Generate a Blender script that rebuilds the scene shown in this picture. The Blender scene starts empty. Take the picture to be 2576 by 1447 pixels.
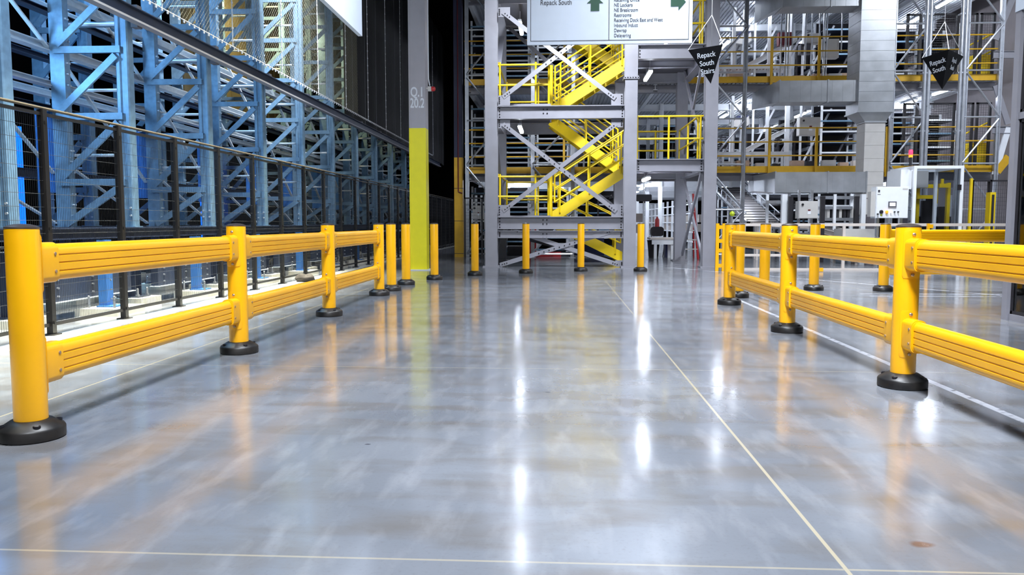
import bpy, math, random
from mathutils import Vector, Matrix
random.seed(7)
PI = math.pi
W, H, F = 2576, 1447, 2000.0
CAM_Z = 1.06
PITCH = math.atan(163.5 / F)
YAW = math.atan(0.0563)
col = bpy.context.scene.collection
RC = Matrix.Rotation(YAW, 3, 'Z') @ Matrix.Rotation(PI / 2 - PITCH, 3, 'X')
CAM = Vector((0, 0, CAM_Z))

def ray(px, py):
    return RC @ Vector(((px - W / 2) / F, -(py - H / 2) / F, -1))
def at(px, py, Y):
    d = ray(px, py)
    return CAM + d * (Y / d.y)
def zat(py, Y, px=1400):
    return at(px, py, Y).z
def xat(px, py, Y):
    return at(px, py, Y).x

# ------------------------------------------------------------------ materials
def lin(c):
    return tuple(((v / 255) / 12.92 if v / 255 <= .04045 else ((v / 255 + .055) / 1.055) ** 2.4) for v in c)
MATS = {}
def M(name, rgb, rough=.5, metal=0., var=.08, scale=6., bump=0., spec=.5, dirt=None, dirt_amt=.0, coat=0.):
    m = bpy.data.materials.new(name); m.use_nodes = True
    nt = m.node_tree; b = nt.nodes['Principled BSDF']
    c = lin(rgb)
    tc = nt.nodes.new('ShaderNodeTexCoord')
    n = nt.nodes.new('ShaderNodeTexNoise'); n.inputs['Scale'].default_value = scale; n.inputs['Detail'].default_value = 5
    nt.links.new(tc.outputs['Object'], n.inputs['Vector'])
    r = nt.nodes.new('ShaderNodeValToRGB')
    r.color_ramp.elements[0].position = .3; r.color_ramp.elements[1].position = .72
    r.color_ramp.elements[0].color = (*[v * (1 - var) for v in c], 1)
    r.color_ramp.elements[1].color = (*[min(1, v * (1 + var)) for v in c], 1)
    nt.links.new(n.outputs['Fac'], r.inputs['Fac'])
    out = r.outputs['Color']
    if dirt:
        n2 = nt.nodes.new('ShaderNodeTexNoise'); n2.inputs['Scale'].default_value = scale * .35; n2.inputs['Detail'].default_value = 7
        nt.links.new(tc.outputs['Object'], n2.inputs['Vector'])
        mr = nt.nodes.new('ShaderNodeMapRange'); mr.inputs['From Min'].default_value = .52; mr.inputs['From Max'].default_value = .75
        mr.inputs['To Max'].default_value = dirt_amt
        nt.links.new(n2.outputs['Fac'], mr.inputs['Value'])
        mx = nt.nodes.new('ShaderNodeMix'); mx.data_type = 'RGBA'
        nt.links.new(mr.outputs['Result'], mx.inputs['Factor']); nt.links.new(out, mx.inputs['A'])
        mx.inputs['B'].default_value = (*lin(dirt), 1); out = mx.outputs['Result']
    nt.links.new(out, b.inputs['Base Color'])
    b.inputs['Metallic'].default_value = metal
    b.inputs['Specular IOR Level'].default_value = spec
    b.inputs['Coat Weight'].default_value = coat
    b.inputs['Coat Roughness'].default_value = .12
    mr = nt.nodes.new('ShaderNodeMapRange'); mr.inputs['To Min'].default_value = max(.02, rough - .06); mr.inputs['To Max'].default_value = rough + .06
    nt.links.new(n.outputs['Fac'], mr.inputs['Value']); nt.links.new(mr.outputs['Result'], b.inputs['Roughness'])
    if bump:
        bp = nt.nodes.new('ShaderNodeBump'); bp.inputs['Strength'].default_value = bump; bp.inputs['Distance'].default_value = .01
        nt.links.new(n.outputs['Fac'], bp.inputs['Height']); nt.links.new(bp.outputs['Normal'], b.inputs['Normal'])
    MATS[name] = m
    return m
def ME(name, rgb, strength):
    m = bpy.data.materials.new(name); m.use_nodes = True
    nt = m.node_tree; b = nt.nodes['Principled BSDF']
    b.inputs['Base Color'].default_value = (*lin(rgb), 1)
    b.inputs['Emission Color'].default_value = (*lin(rgb), 1); b.inputs['Emission Strength'].default_value = strength
    MATS[name] = m
    return m
def MG(name, rgb, rough=.02, tint=.1):
    m = bpy.data.materials.new(name); m.use_nodes = True
    nt = m.node_tree; nt.nodes.clear()
    o = nt.nodes.new('ShaderNodeOutputMaterial'); mx = nt.nodes.new('ShaderNodeMixShader')
    t = nt.nodes.new('ShaderNodeBsdfTransparent'); t.inputs['Color'].default_value = (*lin(rgb), 1)
    g = nt.nodes.new('ShaderNodeBsdfGlossy'); g.inputs['Roughness'].default_value = rough; g.inputs['Color'].default_value = (1, 1, 1, 1)
    fr = nt.nodes.new('ShaderNodeFresnel'); fr.inputs['IOR'].default_value = 1.5
    nt.links.new(fr.outputs[0], mx.inputs[0]); nt.links.new(t.outputs[0], mx.inputs[1]); nt.links.new(g.outputs[0], mx.inputs[2])
    nt.links.new(mx.outputs[0], o.inputs[0]); MATS[name] = m
    return m

rail_y = M('barrier_yellow', (246, 178, 5), .32, var=.05, scale=3, bump=.02, coat=.25, dirt=(190, 130, 10), dirt_amt=.25)
cap_k = M('cap_black', (58, 50, 46), .4, var=.15)
base_k = M('base_rubber_black', (20, 19, 20), .42, var=.3, scale=12, bump=.1, dirt=(78, 72, 66), dirt_amt=.3)
bolt_m = M('bolt_steel', (190, 165, 140), .35, .8)
bolt_k = M('bolt_dark', (30, 28, 34), .5, .3)
fence_k = M('fence_black', (17, 15, 16), .4, 0, .2)
wire_k = M('wire_black', (26, 28, 32), .5, 0, .2)
rack_g = M('rack_galvanised', (122, 156, 184), .42, .35, .14, 14, bump=.05)
rack_b = M('rack_blue', (52, 110, 178), .45, 0, .12, 10)
rack_beam = M('rack_beam_pale', (222, 232, 240), .4, .1, .1, 8)
rack_dark = M('rack_dark_navy', (42, 52, 74), .45, .2, .12)
steel = M('painted_grey_steel', (134, 134, 143), .5, 0, .05, 5, bump=.02, dirt=(108, 98, 96), dirt_amt=.25)
steel_d = M('painted_dark_steel', (88, 88, 98), .5, 0, .08)
stair_y = M('stair_yellow', (228, 196, 16), .45, 0, .06, 4, dirt=(150, 120, 30), dirt_amt=.25)
col_y = M('column_yellow', (250, 238, 30), .45, 0, .03)
fas_y = M('fascia_yellow', (206, 160, 22), .5, 0, .08)
duct = M('duct_galvanised', (172, 176, 182), .38, .55, .12, 3, bump=.08)
galv = M('galvanised_tube', (184, 188, 196), .3, .75, .1, 10)
white = M('white_enamel', (232, 236, 242), .4, 0, .03)
wall_dim = M('wall_grey_dim', (118, 112, 116), .7, 0, .1, 2)
whitew = M('white_wall_panel', (222, 226, 234), .6, 0, .05, 2)
cream = M('cream_enamel', (205, 196, 190), .5, 0, .06)
cab = M('cabinet_grey', (196, 194, 192), .45, 0, .04)
deck_w = M('white_deck', (186, 190, 198), .5, 0, .06, 4)
dark = M('dark_steel', (34, 32, 38), .5, 0, .2)
dark_b = M('dark_blue_plastic', (24, 34, 78), .4)
darkwall = M('dark_wall', (16, 17, 24), .8, 0, .2, 2)
navy = M('navy_paint', (30, 34, 66), .5)
green = M('sign_green', (18, 66, 48), .5)
sign_w = M('sign_white', (200, 210, 224), .7, 0, .02)
sign_k = M('sign_black', (8, 9, 15), .75, 0, .1, spec=.2)
ink = M('ink_dark', (52, 50, 58), .6)
ink_w = M('ink_white', (226, 232, 242), .6)
red = M('red_paint', (176, 26, 34), .4)
maroon = M('maroon_paint', (98, 16, 30), .45)
lime = M('lime_plastic', (190, 210, 30), .4)
string_w = M('string_white', (226, 228, 232), .7)
net_w = M('net_cord', (150, 146, 124), .7)
pad_w = M('grout_pad', (226, 222, 206), .8, 0, .12, 10, bump=.2)
curtain_k = M('curtain_black', (10, 10, 13), .8, 0, .15)
backing = M('backing_olive', (82, 74, 50), .8, 0, .15, 3)
bagm = M('bag_cloth', (48, 42, 38), .85, 0, .3, 14, bump=.5)
tan = M('carton_tan', (188, 160, 140), .7, 0, .1)
rollm = M('roller_grey', (122, 118, 118), .35, .5, .1)
glass = MG('clear_glass', (226, 238, 236))
glass2 = MG('booth_glass', (190, 214, 208), .03)
poly = MG('polycarbonate', (214, 218, 222), .04)
lamp_e = ME('lamp_tube', (232, 240, 255), 55)
lamp_r = ME('beacon_red', (255, 30, 60), 4)
lamp_a = ME('beacon_amber', (255, 150, 40), 1.0)
screen_e = ME('screen_glow', (240, 248, 255), 2.5)
led_b = ME('blue_led', (20, 110, 255), 1.6)

# ------------------------------------------------------------------ mesh builder
class MB:
    def __init__(s): s.v = []; s.f = []; s.mi = []; s.sm = []; s.m = 0
    def add(s, vs, fs, smooth=False):
        o = len(s.v); s.v += [tuple(v) for v in vs]
        for f in fs: s.f.append(tuple(i + o for i in f)); s.mi.append(s.m); s.sm.append(smooth)
        return s
    def box(s, x0, x1, y0, y1, z0, z1):
        vs = [(x, y, z) for x in (x0, x1) for y in (y0, y1) for z in (z0, z1)]
        return s.add(vs, [(0, 1, 3, 2), (4, 6, 7, 5), (0, 4, 5, 1), (2, 3, 7, 6), (0, 2, 6, 4), (1, 5, 7, 3)])
    def cbox(s, c, sx, sy, sz):
        return s.box(c[0] - sx / 2, c[0] + sx / 2, c[1] - sy / 2, c[1] + sy / 2, c[2] - sz / 2, c[2] + sz / 2)
    def extr(s, prof, p0, p1, up=(0, 0, 1), smooth=False, caps=True, off=(0, 0)):
        p0 = Vector(p0); p1 = Vector(p1); d = (p1 - p0).normalized(); up = Vector(up)
        if abs(d.dot(up)) > .99: up = Vector((0, 1, 0))
        side = d.cross(up).normalized(); u = side.cross(d)
        n = len(prof)
        vs = [p0 + side * (a + off[0]) + u * (b + off[1]) for a, b in prof] + [p1 + side * (a + off[0]) + u * (b + off[1]) for a, b in prof]
        s.add(vs, [(i, (i + 1) % n, (i + 1) % n + n, i + n) for i in range(n)], smooth)
        if caps: s.add(vs, [tuple(range(n - 1, -1, -1)), tuple(range(n, 2 * n))])
        return s
    def bar(s, p0, p1, w, h, up=(0, 0, 1)):
        return s.extr([(-w / 2, -h / 2), (w / 2, -h / 2), (w / 2, h / 2), (-w / 2, h / 2)], p0, p1, up)
    def wire(s, p0, p1, r):
        return s.extr([(r * math.cos(a), r * math.sin(a)) for a in (0, 2.094, 4.189)], p0, p1, (0, 0, 1), False, False)
    def tube(s, pts, r, n=10):
        pts = [Vector(p) for p in pts]
        pr = [(r * math.cos(2 * PI * i / n), r * math.sin(2 * PI * i / n)) for i in range(n)]
        for a, b in zip(pts[:-1], pts[1:]): s.extr(pr, a, b, (0, 0, 1), True, True)
        return s
    def lathe(s, prof, c=(0, 0, 0), n=32, axis='Z', cap=True):
        vs = []
        for r, z in prof:
            for i in range(n):
                a = 2 * PI * i / n
                if axis == 'Z': vs.append((c[0] + r * math.cos(a), c[1] + r * math.sin(a), c[2] + z))
                elif axis == 'Y': vs.append((c[0] + r * math.cos(a), c[1] + z, c[2] + r * math.sin(a)))
                else: vs.append((c[0] + z, c[1] + r * math.cos(a), c[2] + r * math.sin(a)))
        k = len(prof)
        s.add(vs, [(j * n + i, j * n + (i + 1) % n, (j + 1) * n + (i + 1) % n, (j + 1) * n + i) for j in range(k - 1) for i in range(n)], True)
        if cap: s.add(vs, [tuple(range(n - 1, -1, -1)), tuple((k - 1) * n + i for i in range(n))])
        return s
    def prism(s, poly, d):
        poly = [Vector(p) for p in poly]; d = Vector(d); n = len(poly)
        vs = poly + [p + d for p in poly]
        return s.add(vs, [tuple(range(n - 1, -1, -1)), tuple(range(n, 2 * n))] + [(i, (i + 1) % n, (i + 1) % n + n, i + n) for i in range(n)])
    def build(s, name, mats, parent=None):
        if not isinstance(mats, (list, tuple)): mats = [mats]
        me = bpy.data.meshes.new(name); me.from_pydata(s.v, [], s.f)
        for m in mats: me.materials.append(m)
        me.polygons.foreach_set('material_index', s.mi); me.polygons.foreach_set('use_smooth', s.sm)
        me.update()
        if any(s.sm): me.set_sharp_from_angle(angle=math.radians(38))
        import bmesh
        bm = bmesh.new(); bm.from_mesh(me); bmesh.ops.recalc_face_normals(bm, faces=bm.faces); bm.to_mesh(me); bm.free()
        o = bpy.data.objects.new(name, me); col.objects.link(o)
        if parent: o.parent = parent
        return o
def I(h, w, tf=.02, tw=.014):
    a, b, c = w / 2, h / 2, tw / 2
    return [(-a, -b), (a, -b), (a, -b + tf), (c, -b + tf), (c, b - tf), (a, b - tf), (a, b), (-a, b), (-a, b - tf), (-c, b - tf), (-c, -b + tf), (-a, -b + tf)]
def C(h, w, t=.01):   # web at -x side, opening to +x
    return [(0, -h / 2), (w, -h / 2), (w, -h / 2 + t), (t, -h / 2 + t), (t, h / 2 - t), (w, h / 2 - t), (w, h / 2), (0, h / 2)]
def RR(w, h, r, n=4):
    out = []
    for cx, cy, a0 in ((w / 2 - r, h / 2 - r, 0), (-w / 2 + r, h / 2 - r, 90), (-w / 2 + r, -h / 2 + r, 180), (w / 2 - r, -h / 2 + r, 270)):
        for i in range(n + 1):
            a = math.radians(a0 + 90 * i / n); out.append((cx + r * math.cos(a), cy + r * math.sin(a)))
    return out

def tag(o, label=None, cat=None, group=None, kind=None):
    if label: o['label'] = label
    if cat: o['category'] = cat
    if group: o['group'] = group
    if kind: o['kind'] = kind
    return o
def thing(name, label, cat, loc=(0, 0, 0), rz=0, group=None):
    o = bpy.data.objects.new(name, None); col.objects.link(o); o.location = loc; o.rotation_euler = (0, 0, rz)
    o.empty_display_size = .1
    return tag(o, label, cat, group)
def copy_tree(o, parent=None):
    c = o.copy(); col.objects.link(c)
    if parent: c.parent = parent
    for ch in list(o.children): copy_tree(ch, c)
    return c
def place(proto, first, loc, rz=0, label=None, group=None):
    o = proto if first else copy_tree(proto)
    o.location = loc; o.rotation_euler = (0, 0, rz)
    if label: o['label'] = label
    if group: o['group'] = group
    return o
def text(name, s, origin, xd, zd, size, mat, parent=None, sx=1., depth=.002, align='LEFT', bold=0):
    cu = bpy.data.curves.new(name, 'FONT'); cu.body = s; cu.size = size; cu.align_x = align; cu.extrude = depth; cu.offset = bold
    t = bpy.data.objects.new('tmp_text', cu); col.objects.link(t)
    dg = bpy.context.evaluated_depsgraph_get()
    me = bpy.data.meshes.new_from_object(t.evaluated_get(dg)); bpy.data.objects.remove(t); bpy.data.curves.remove(cu)
    me.name = name; me.materials.clear(); me.materials.append(mat)
    xd = Vector(xd).normalized(); zd = Vector(zd).normalized(); n = xd.cross(zd)
    mt = Matrix.Identity(4)
    for i in range(3): mt[i][0] = xd[i] * sx; mt[i][1] = zd[i]; mt[i][2] = n[i]; mt[i][3] = origin[i]
    me.transform(mt)
    o = bpy.data.objects.new(name, me); col.objects.link(o)
    if parent: o.parent = parent
    return o
# ------------------------------------------------------------------ camera
cd = bpy.data.cameras.new('camera'); cam = bpy.data.objects.new('camera', cd); col.objects.link(cam)
cam.location = CAM; cam.rotation_euler = RC.to_euler(); cd.sensor_width = 36; cd.lens = F / W * 36; cd.clip_end = 300; cd.clip_start = .05
sc = bpy.context.scene; sc.camera = cam
sc.view_settings.view_transform = 'Standard'; sc.view_settings.look = 'None'; sc.view_settings.gamma = 1
sc.view_settings.use_curve_mapping = False
# ------------------------------------------------------------------ floor
def floor_material():
    m = bpy.data.materials.new('polished_concrete'); m.use_nodes = True
    nt = m.node_tree; b = nt.nodes['Principled BSDF']; L = nt.links.new
    geo = nt.nodes.new('ShaderNodeNewGeometry'); sep = nt.nodes.new('ShaderNodeSeparateXYZ'); L(geo.outputs['Position'], sep.inputs[0])
    def noise(scale, detail=6, stretch=None, dist=0):
        n = nt.nodes.new('ShaderNodeTexNoise'); n.inputs['Scale'].default_value = scale; n.inputs['Detail'].default_value = detail
        n.inputs['Distortion'].default_value = dist
        if stretch:
            mp = nt.nodes.new('ShaderNodeMapping'); mp.inputs['Scale'].default_value = stretch; mp.inputs['Rotation'].default_value = (0, 0, .5)
            L(geo.outputs['Position'], mp.inputs['Vector']); L(mp.outputs[0], n.inputs['Vector'])
        else: L(geo.outputs['Position'], n.inputs['Vector'])
        return n.outputs['Fac']
    def mrange(v, a, b_, c=0, d=1):
        r = nt.nodes.new('ShaderNodeMapRange'); L(v, r.inputs['Value'])
        for k, x in zip(('From Min', 'From Max', 'To Min', 'To Max'), (a, b_, c, d)): r.inputs[k].default_value = x
        return r.outputs['Result']
    def math_(op, a, bv=None):
        n = nt.nodes.new('ShaderNodeMath'); n.operation = op
        for i, x in enumerate((a, bv)):
            if x is None: continue
            if isinstance(x, (int, float)): n.inputs[i].default_value = x
            else: L(x, n.inputs[i])
        return n.outputs[0]
    def mix(f, A, B):
        n = nt.nodes.new('ShaderNodeMix'); n.data_type = 'RGBA'
        if isinstance(f, (int, float)): n.inputs['Factor'].default_value = f
        else: L(f, n.inputs['Factor'])
        for k, x in (('A', A), ('B', B)):
            if isinstance(x, tuple): n.inputs[k].default_value = (*x, 1)
            else: L(x, n.inputs[k])
        return n.outputs['Result']
    c = mix(mrange(noise(.55, 8, None, .2), .35, .65), lin((98, 102, 110)), lin((126, 130, 138)))
    c = mix(mrange(noise(1.6, 9, (1, 2.6, 1), .3), .46, .68, 0, .6), c, lin((98, 92, 86)))
    c = mix(mrange(noise(3.1, 9, (2.8, .8, 1), .2), .5, .75, 0, .4), c, lin((150, 152, 158)))
    c = mix(mrange(noise(60, 3), .55, .8, 0, .3), c, lin((94, 92, 92)))
    def line(coord, v, w, fade=.002):
        return mrange(math_('ABSOLUTE', math_('SUBTRACT', coord, v)), w + fade, w, 0, 1)
    X, Y = sep.outputs['X'], sep.outputs['Y']
    j = line(X, .89, .006)
    for v in (-3.04, 4.82): j = math_('MAXIMUM', j, line(X, v, .006))
    for v in (2.41, 5.72, 9.03, 12.34, 15.65): j = math_('MAXIMUM', j, math_('MULTIPLY', line(Y, v, .005), .6))
    c = mix(math_('MULTIPLY', j, .75), c, lin((176, 166, 140)))
    # painted lines, worn
    worn = mrange(noise(14, 6), .34, .46)
    p = math_('MULTIPLY', line(X, 2.5, .026), mrange(Y, 11.4, 11.3))
    p = math_('MAXIMUM', p, math_('MULTIPLY', line(Y, 12.1, .03), mrange(X, 4.5, 4.55)))
    p = math_('MAXIMUM', p, math_('MULTIPLY', line(Y, 11.75, .03), mrange(X, 4.5, 4.55)))
    p = math_('MAXIMUM', p, math_('MULTIPLY', line(math_('SUBTRACT', X, math_('MULTIPLY', Y, -.55)), 13.05, .04), mrange(X, 2.6, 2.65)))
    c = mix(math_('MULTIPLY', p, math_('MULTIPLY', worn, .85)), c, lin((214, 218, 230)))
    k = line(X, -4.66, .13, .01)
    c = mix(math_('MULTIPLY', k, .8), c, lin((226, 226, 220)))
    # dark skid marks beside the right barrier
    dk = math_('MULTIPLY', math_('MAXIMUM', line(X, 2.72, .02), line(X, 2.86, .02)), math_('MULTIPLY', mrange(Y, 10.2, 10.3), mrange(Y, 11.5, 11.4)))
    c = mix(math_('MULTIPLY', dk, .7), c, lin((60, 60, 64)))
    def spot(x, y, r, colr):
        nonlocal c
        dx = math_('SUBTRACT', X, x); dy = math_('MULTIPLY', math_('SUBTRACT', Y, y), 1.6)
        d = math_('SQRT', math_('ADD', math_('MULTIPLY', dx, dx), math_('MULTIPLY', dy, dy)))
        d = math_('ADD', d, mrange(noise(9), 0, 1, -.03, .03))
        c = mix(mrange(d, r, r * .5, 0, .8), c, lin(colr))
    def g(px, py):
        dd = ray(px, py); q = CAM + dd * (-CAM_Z / dd.z); return q
    for px, py, r, cc in ((925, 1118, .018, (50, 50, 60)), (1378, 987, .025, (74, 74, 80)), (2320, 1370, .05, (92, 68, 58)), (1200, 1105, .012, (70, 70, 76))):
        q = g(px, py); spot(q.x, q.y, r, cc)
    L(c, b.inputs['Base Color'])
    L(mrange(noise(1.2, 8, (1, 2, 1), 1), .3, .7, .10, .17), b.inputs['Roughness'])
    b.inputs['Specular IOR Level'].default_value = 1.0
    bp = nt.nodes.new('ShaderNodeBump'); bp.inputs['Strength'].default_value = .02; bp.inputs['Distance'].default_value = .02
    L(noise(5, 4), bp.inputs['Height']); L(bp.outputs['Normal'], b.inputs['Normal'])
    return m
def struct(name, mb, m):
    return tag(mb.build(name, m), kind='structure')
struct('floor', MB().box(-18, 22, -8, 62, -.2, 0), floor_material())
struct('wall_left', MB().box(-18.2, -18, -8, 62, 0, 14), darkwall)
struct('wall_back', MB().box(-18, 22, 62, 62.2, 0, 14), darkwall)
struct('ceiling', MB().box(-18, 22, -8, 62, 14, 14.2), darkwall)

# ------------------------------------------------------------------ guard rails
RAILP = []
hz, hw = .094, .036
prof_r = []
zs = []
N = 10
# right side from bottom to top with three grooves, rounded top and bottom
def side_profile():
    pts = []
    for i in range(7):
        a = -PI / 2 + (PI / 2) * i / 6
        pts.append((hw * math.cos(a), -hz + .034 + .034 * math.sin(a)))
    for gz in (-.045, -.003, .037):
        pts += [(hw, gz - .005), (hw - .006, gz - .0015), (hw - .006, gz + .0015), (hw, gz + .005)]
    for i in range(7):
        a = (PI / 2) * i / 6
        pts.append((hw * math.cos(a), hz - .045 + .045 * math.sin(a)))
    return pts
sp = side_profile()
RAILP = sp + [(-x, y) for x, y in reversed(sp)][1:-1]
RAIL_Z = (.858, .352)
def bollard_parts(root, as_post=False):
    p = root
    if as_post:
        p = MB().lathe([(.0745, .08), (.0755, .09), (.0755, 1.022), (.0735, 1.03)], n=40).build('post', rail_y, root)
    else:
        MB().lathe([(.0745, .08), (.0755, .09), (.0755, 1.022), (.0735, 1.03)], n=40).build('post', rail_y, root)
    MB().lathe([(.0735, 1.03), (.0765, 1.032), (.0755, 1.038), (.060, 1.046), (.035, 1.052), (.003, 1.054)], n=40).build('cap', cap_k, p)
    b = MB(); b.lathe([(.144, 0), (.150, .006), (.150, .050), (.144, .060), (.112, .080), (.094, .092), (.077, .095)], n=48)
    for k in range(4):
        a = PI / 4 + k * PI / 2
        b.m = 1; b.lathe([(.017, .0), (.017, .012), (.012, .012), (.012, .006)], (.120 * math.cos(a), .120 * math.sin(a), .068), 14)
    b.build('base', [base_k, bolt_k], p)
    return p
def bracket(parent, sgn, z):
    # moulded socket that holds a rail end, with a tab and bolts on the post
    b = MB()
    def rr(x, gx=0): return RR(.094 + gx, .205 + gx, .036, 5)
    b.extr(rr(0), (0, sgn * .05, z), (0, sgn * .205, z), smooth=True)
    b.extr(rr(0, -.012), (0, sgn * .20, z), (0, sgn * .212, z), smooth=True)
    # curved saddle tab above and below
    seg = []
    for i in range(7):
        a = math.radians(-42 + 84 * i / 6); seg.append(a)
    for za, zb in ((z - .15, z + .15),):
        vs = []
        for r in (.073, .083):
            for zz in (za, za + .02, zb - .02, zb):
                for i, a in enumerate(seg):
                    inset = 1 if zz in (za, zb) else 1.0
                    vs.append((r * math.sin(a) * (0.86 if zz in (za, zb) else 1), sgn * r * math.cos(a), zz))
        n = 7; fs = []
        for layer in (0, 28):
            for k in range(3):
                for i in range(6):
                    o = layer + k * n + i; fs.append((o, o + 1, o + n + 1, o + n))
        for k in range(3):
            fs.append((k * n, k * n + n, 28 + k * n + n, 28 + k * n)); fs.append((k * n + 6, k * n + n + 6, 28 + k * n + n + 6, 28 + k * n + 6))
        for i in range(6):
            fs.append((i, i + 1, 29 + i, 28 + i)); fs.append((21 + i, 22 + i, 50 + i, 49 + i))
        b.add(vs, fs, True)
    b.m = 1
    for dz in (-.127, .127):
        b.lathe([(.011, 0), (.011, sgn * .006), (.006, sgn * .009)], (0, sgn * .082, z + dz), 12, 'Y')
    for dz in (-.045, .045):
        for sx in (-1, 1):
            b.lathe([(.009, 0), (.009, sx * .004), (.005, sx * .006)], (sx * .047, sgn * .175, z + dz), 10, 'X')
    return b.build('rail_bracket', [rail_y, bolt_m], parent)
def guard_rail(name_lbl, X, Ys, extra_start=False):
    root = thing('guard_rail', name_lbl, 'barrier', (X, Ys[0], 0))
    for i, y in enumerate(Ys):
        p = bollard_parts(root, True); p.location = (0, y - Ys[0], 0)
        for z in RAIL_Z:
            if i > 0: bracket(p, -1, z)
            if i < len(Ys) - 1: bracket(p, 1, z)
    for a, b_ in zip(Ys[:-1], Ys[1:]):
        for z in RAIL_Z:
            r = MB().extr(RAILP, (0, a + .15 - Ys[0], z), (0, b_ - .15 - Ys[0], z), smooth=True).build('rail', rail_y, root)
    return root
guard_rail('long yellow two-rail barrier on the left, beside the mesh fence', -2.587, [3.72, 6.3, 8.88, 11.45])
guard_rail('long yellow two-rail barrier on the right, running past the glass booth', 2.24, [2.62, 5.22, 7.82, 10.42])
g3 = guard_rail('yellow two-rail barrier crossing behind the right barrier, in front of the booth corner', 0, [0, 2.75, 5.5])
g3.location = (5.06, 12.6, 0); g3.rotation_euler = (0, 0, -PI / 2)
proto = thing('bollard', '', 'bollard'); bollard_parts(proto)
BL = [(-2.578, 12.27, 'yellow bollard standing right behind the end of the left barrier'),
      (-2.575, 13.47, 'yellow bollard just left of the tall yellow and white column'),
      (-2.272, 14.67, 'yellow bollard just right of the tall yellow and white column'),
      (-1.64, 15.89, 'yellow bollard in front of the left column of the stair tower'),
      (-.645, 16.64, 'yellow bollard in front of the stair tower, left one of the two below its beam'),
      (.525, 17.39, 'yellow bollard in front of the stair tower, right one of the two below its beam'),
      (1.825, 17.46, 'yellow bollard in front of the open passage beside the stair tower'),
      (2.58, 11.43, 'yellow bollard half hidden behind the far end post of the right barrier'),
      (3.113, 12.1, 'yellow bollard seen between the first and second posts of the right barrier'),
      (4.033, 12.7, 'yellow bollard beside the thin yellow gate post behind the right barrier')]
for i, (x, y, l) in enumerate(BL): place(proto, i == 0, (x, y, 0), random.uniform(0, 1), l)

# ------------------------------------------------------------------ mesh fence along the rack
FX = -4.76
fy = [4.66 + 1.27 * k for k in range(26)]
fence = thing('mesh_fence', 'long black wire mesh fence in front of the blue racking', 'fence', (FX, fy[0], 0))
for i, y in enumerate(fy):
    b = MB(); b.box(-.03, .03, -.03, .03, 0, 2.1); b.box(-.06, .06, -.06, .06, 0, .012)
    for zz in (.12, 1.0, 1.98): b.cbox((.034, 0, zz), .012, .03, .03)
    o = b.build('post', fence_k, fence); o.location = (0, y - fy[0], 0)
    if i < len(fy) - 1:
        d = 1.27; b = MB()
        for k in range(44):
            yy = .04 + (d - .08) * k / 43
            b.wire((0, yy, .1), (0, yy, 2.06), .0017)
        for k in range(17):
            zz = .1 + 1.96 * k / 16
            b.wire((.003, .03, zz), (.003, d - .03, zz), .0022)
        b.m = 1; b.box(-.012, .012, .03, d - .03, .085, .115); b.box(-.012, .012, .03, d - .03, 2.045, 2.075)
        o = b.build('mesh_panel', [wire_k, fence_k], fence); o.location = (0, y - fy[0], 0)
MB().tube([(0, -.1, 2.115), (0, fy[-1] - fy[0] + .1, 2.115)], .014, 8).build('top_pipe', M('fence_pipe', (84, 76, 64), .45, .3), fence)

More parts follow.
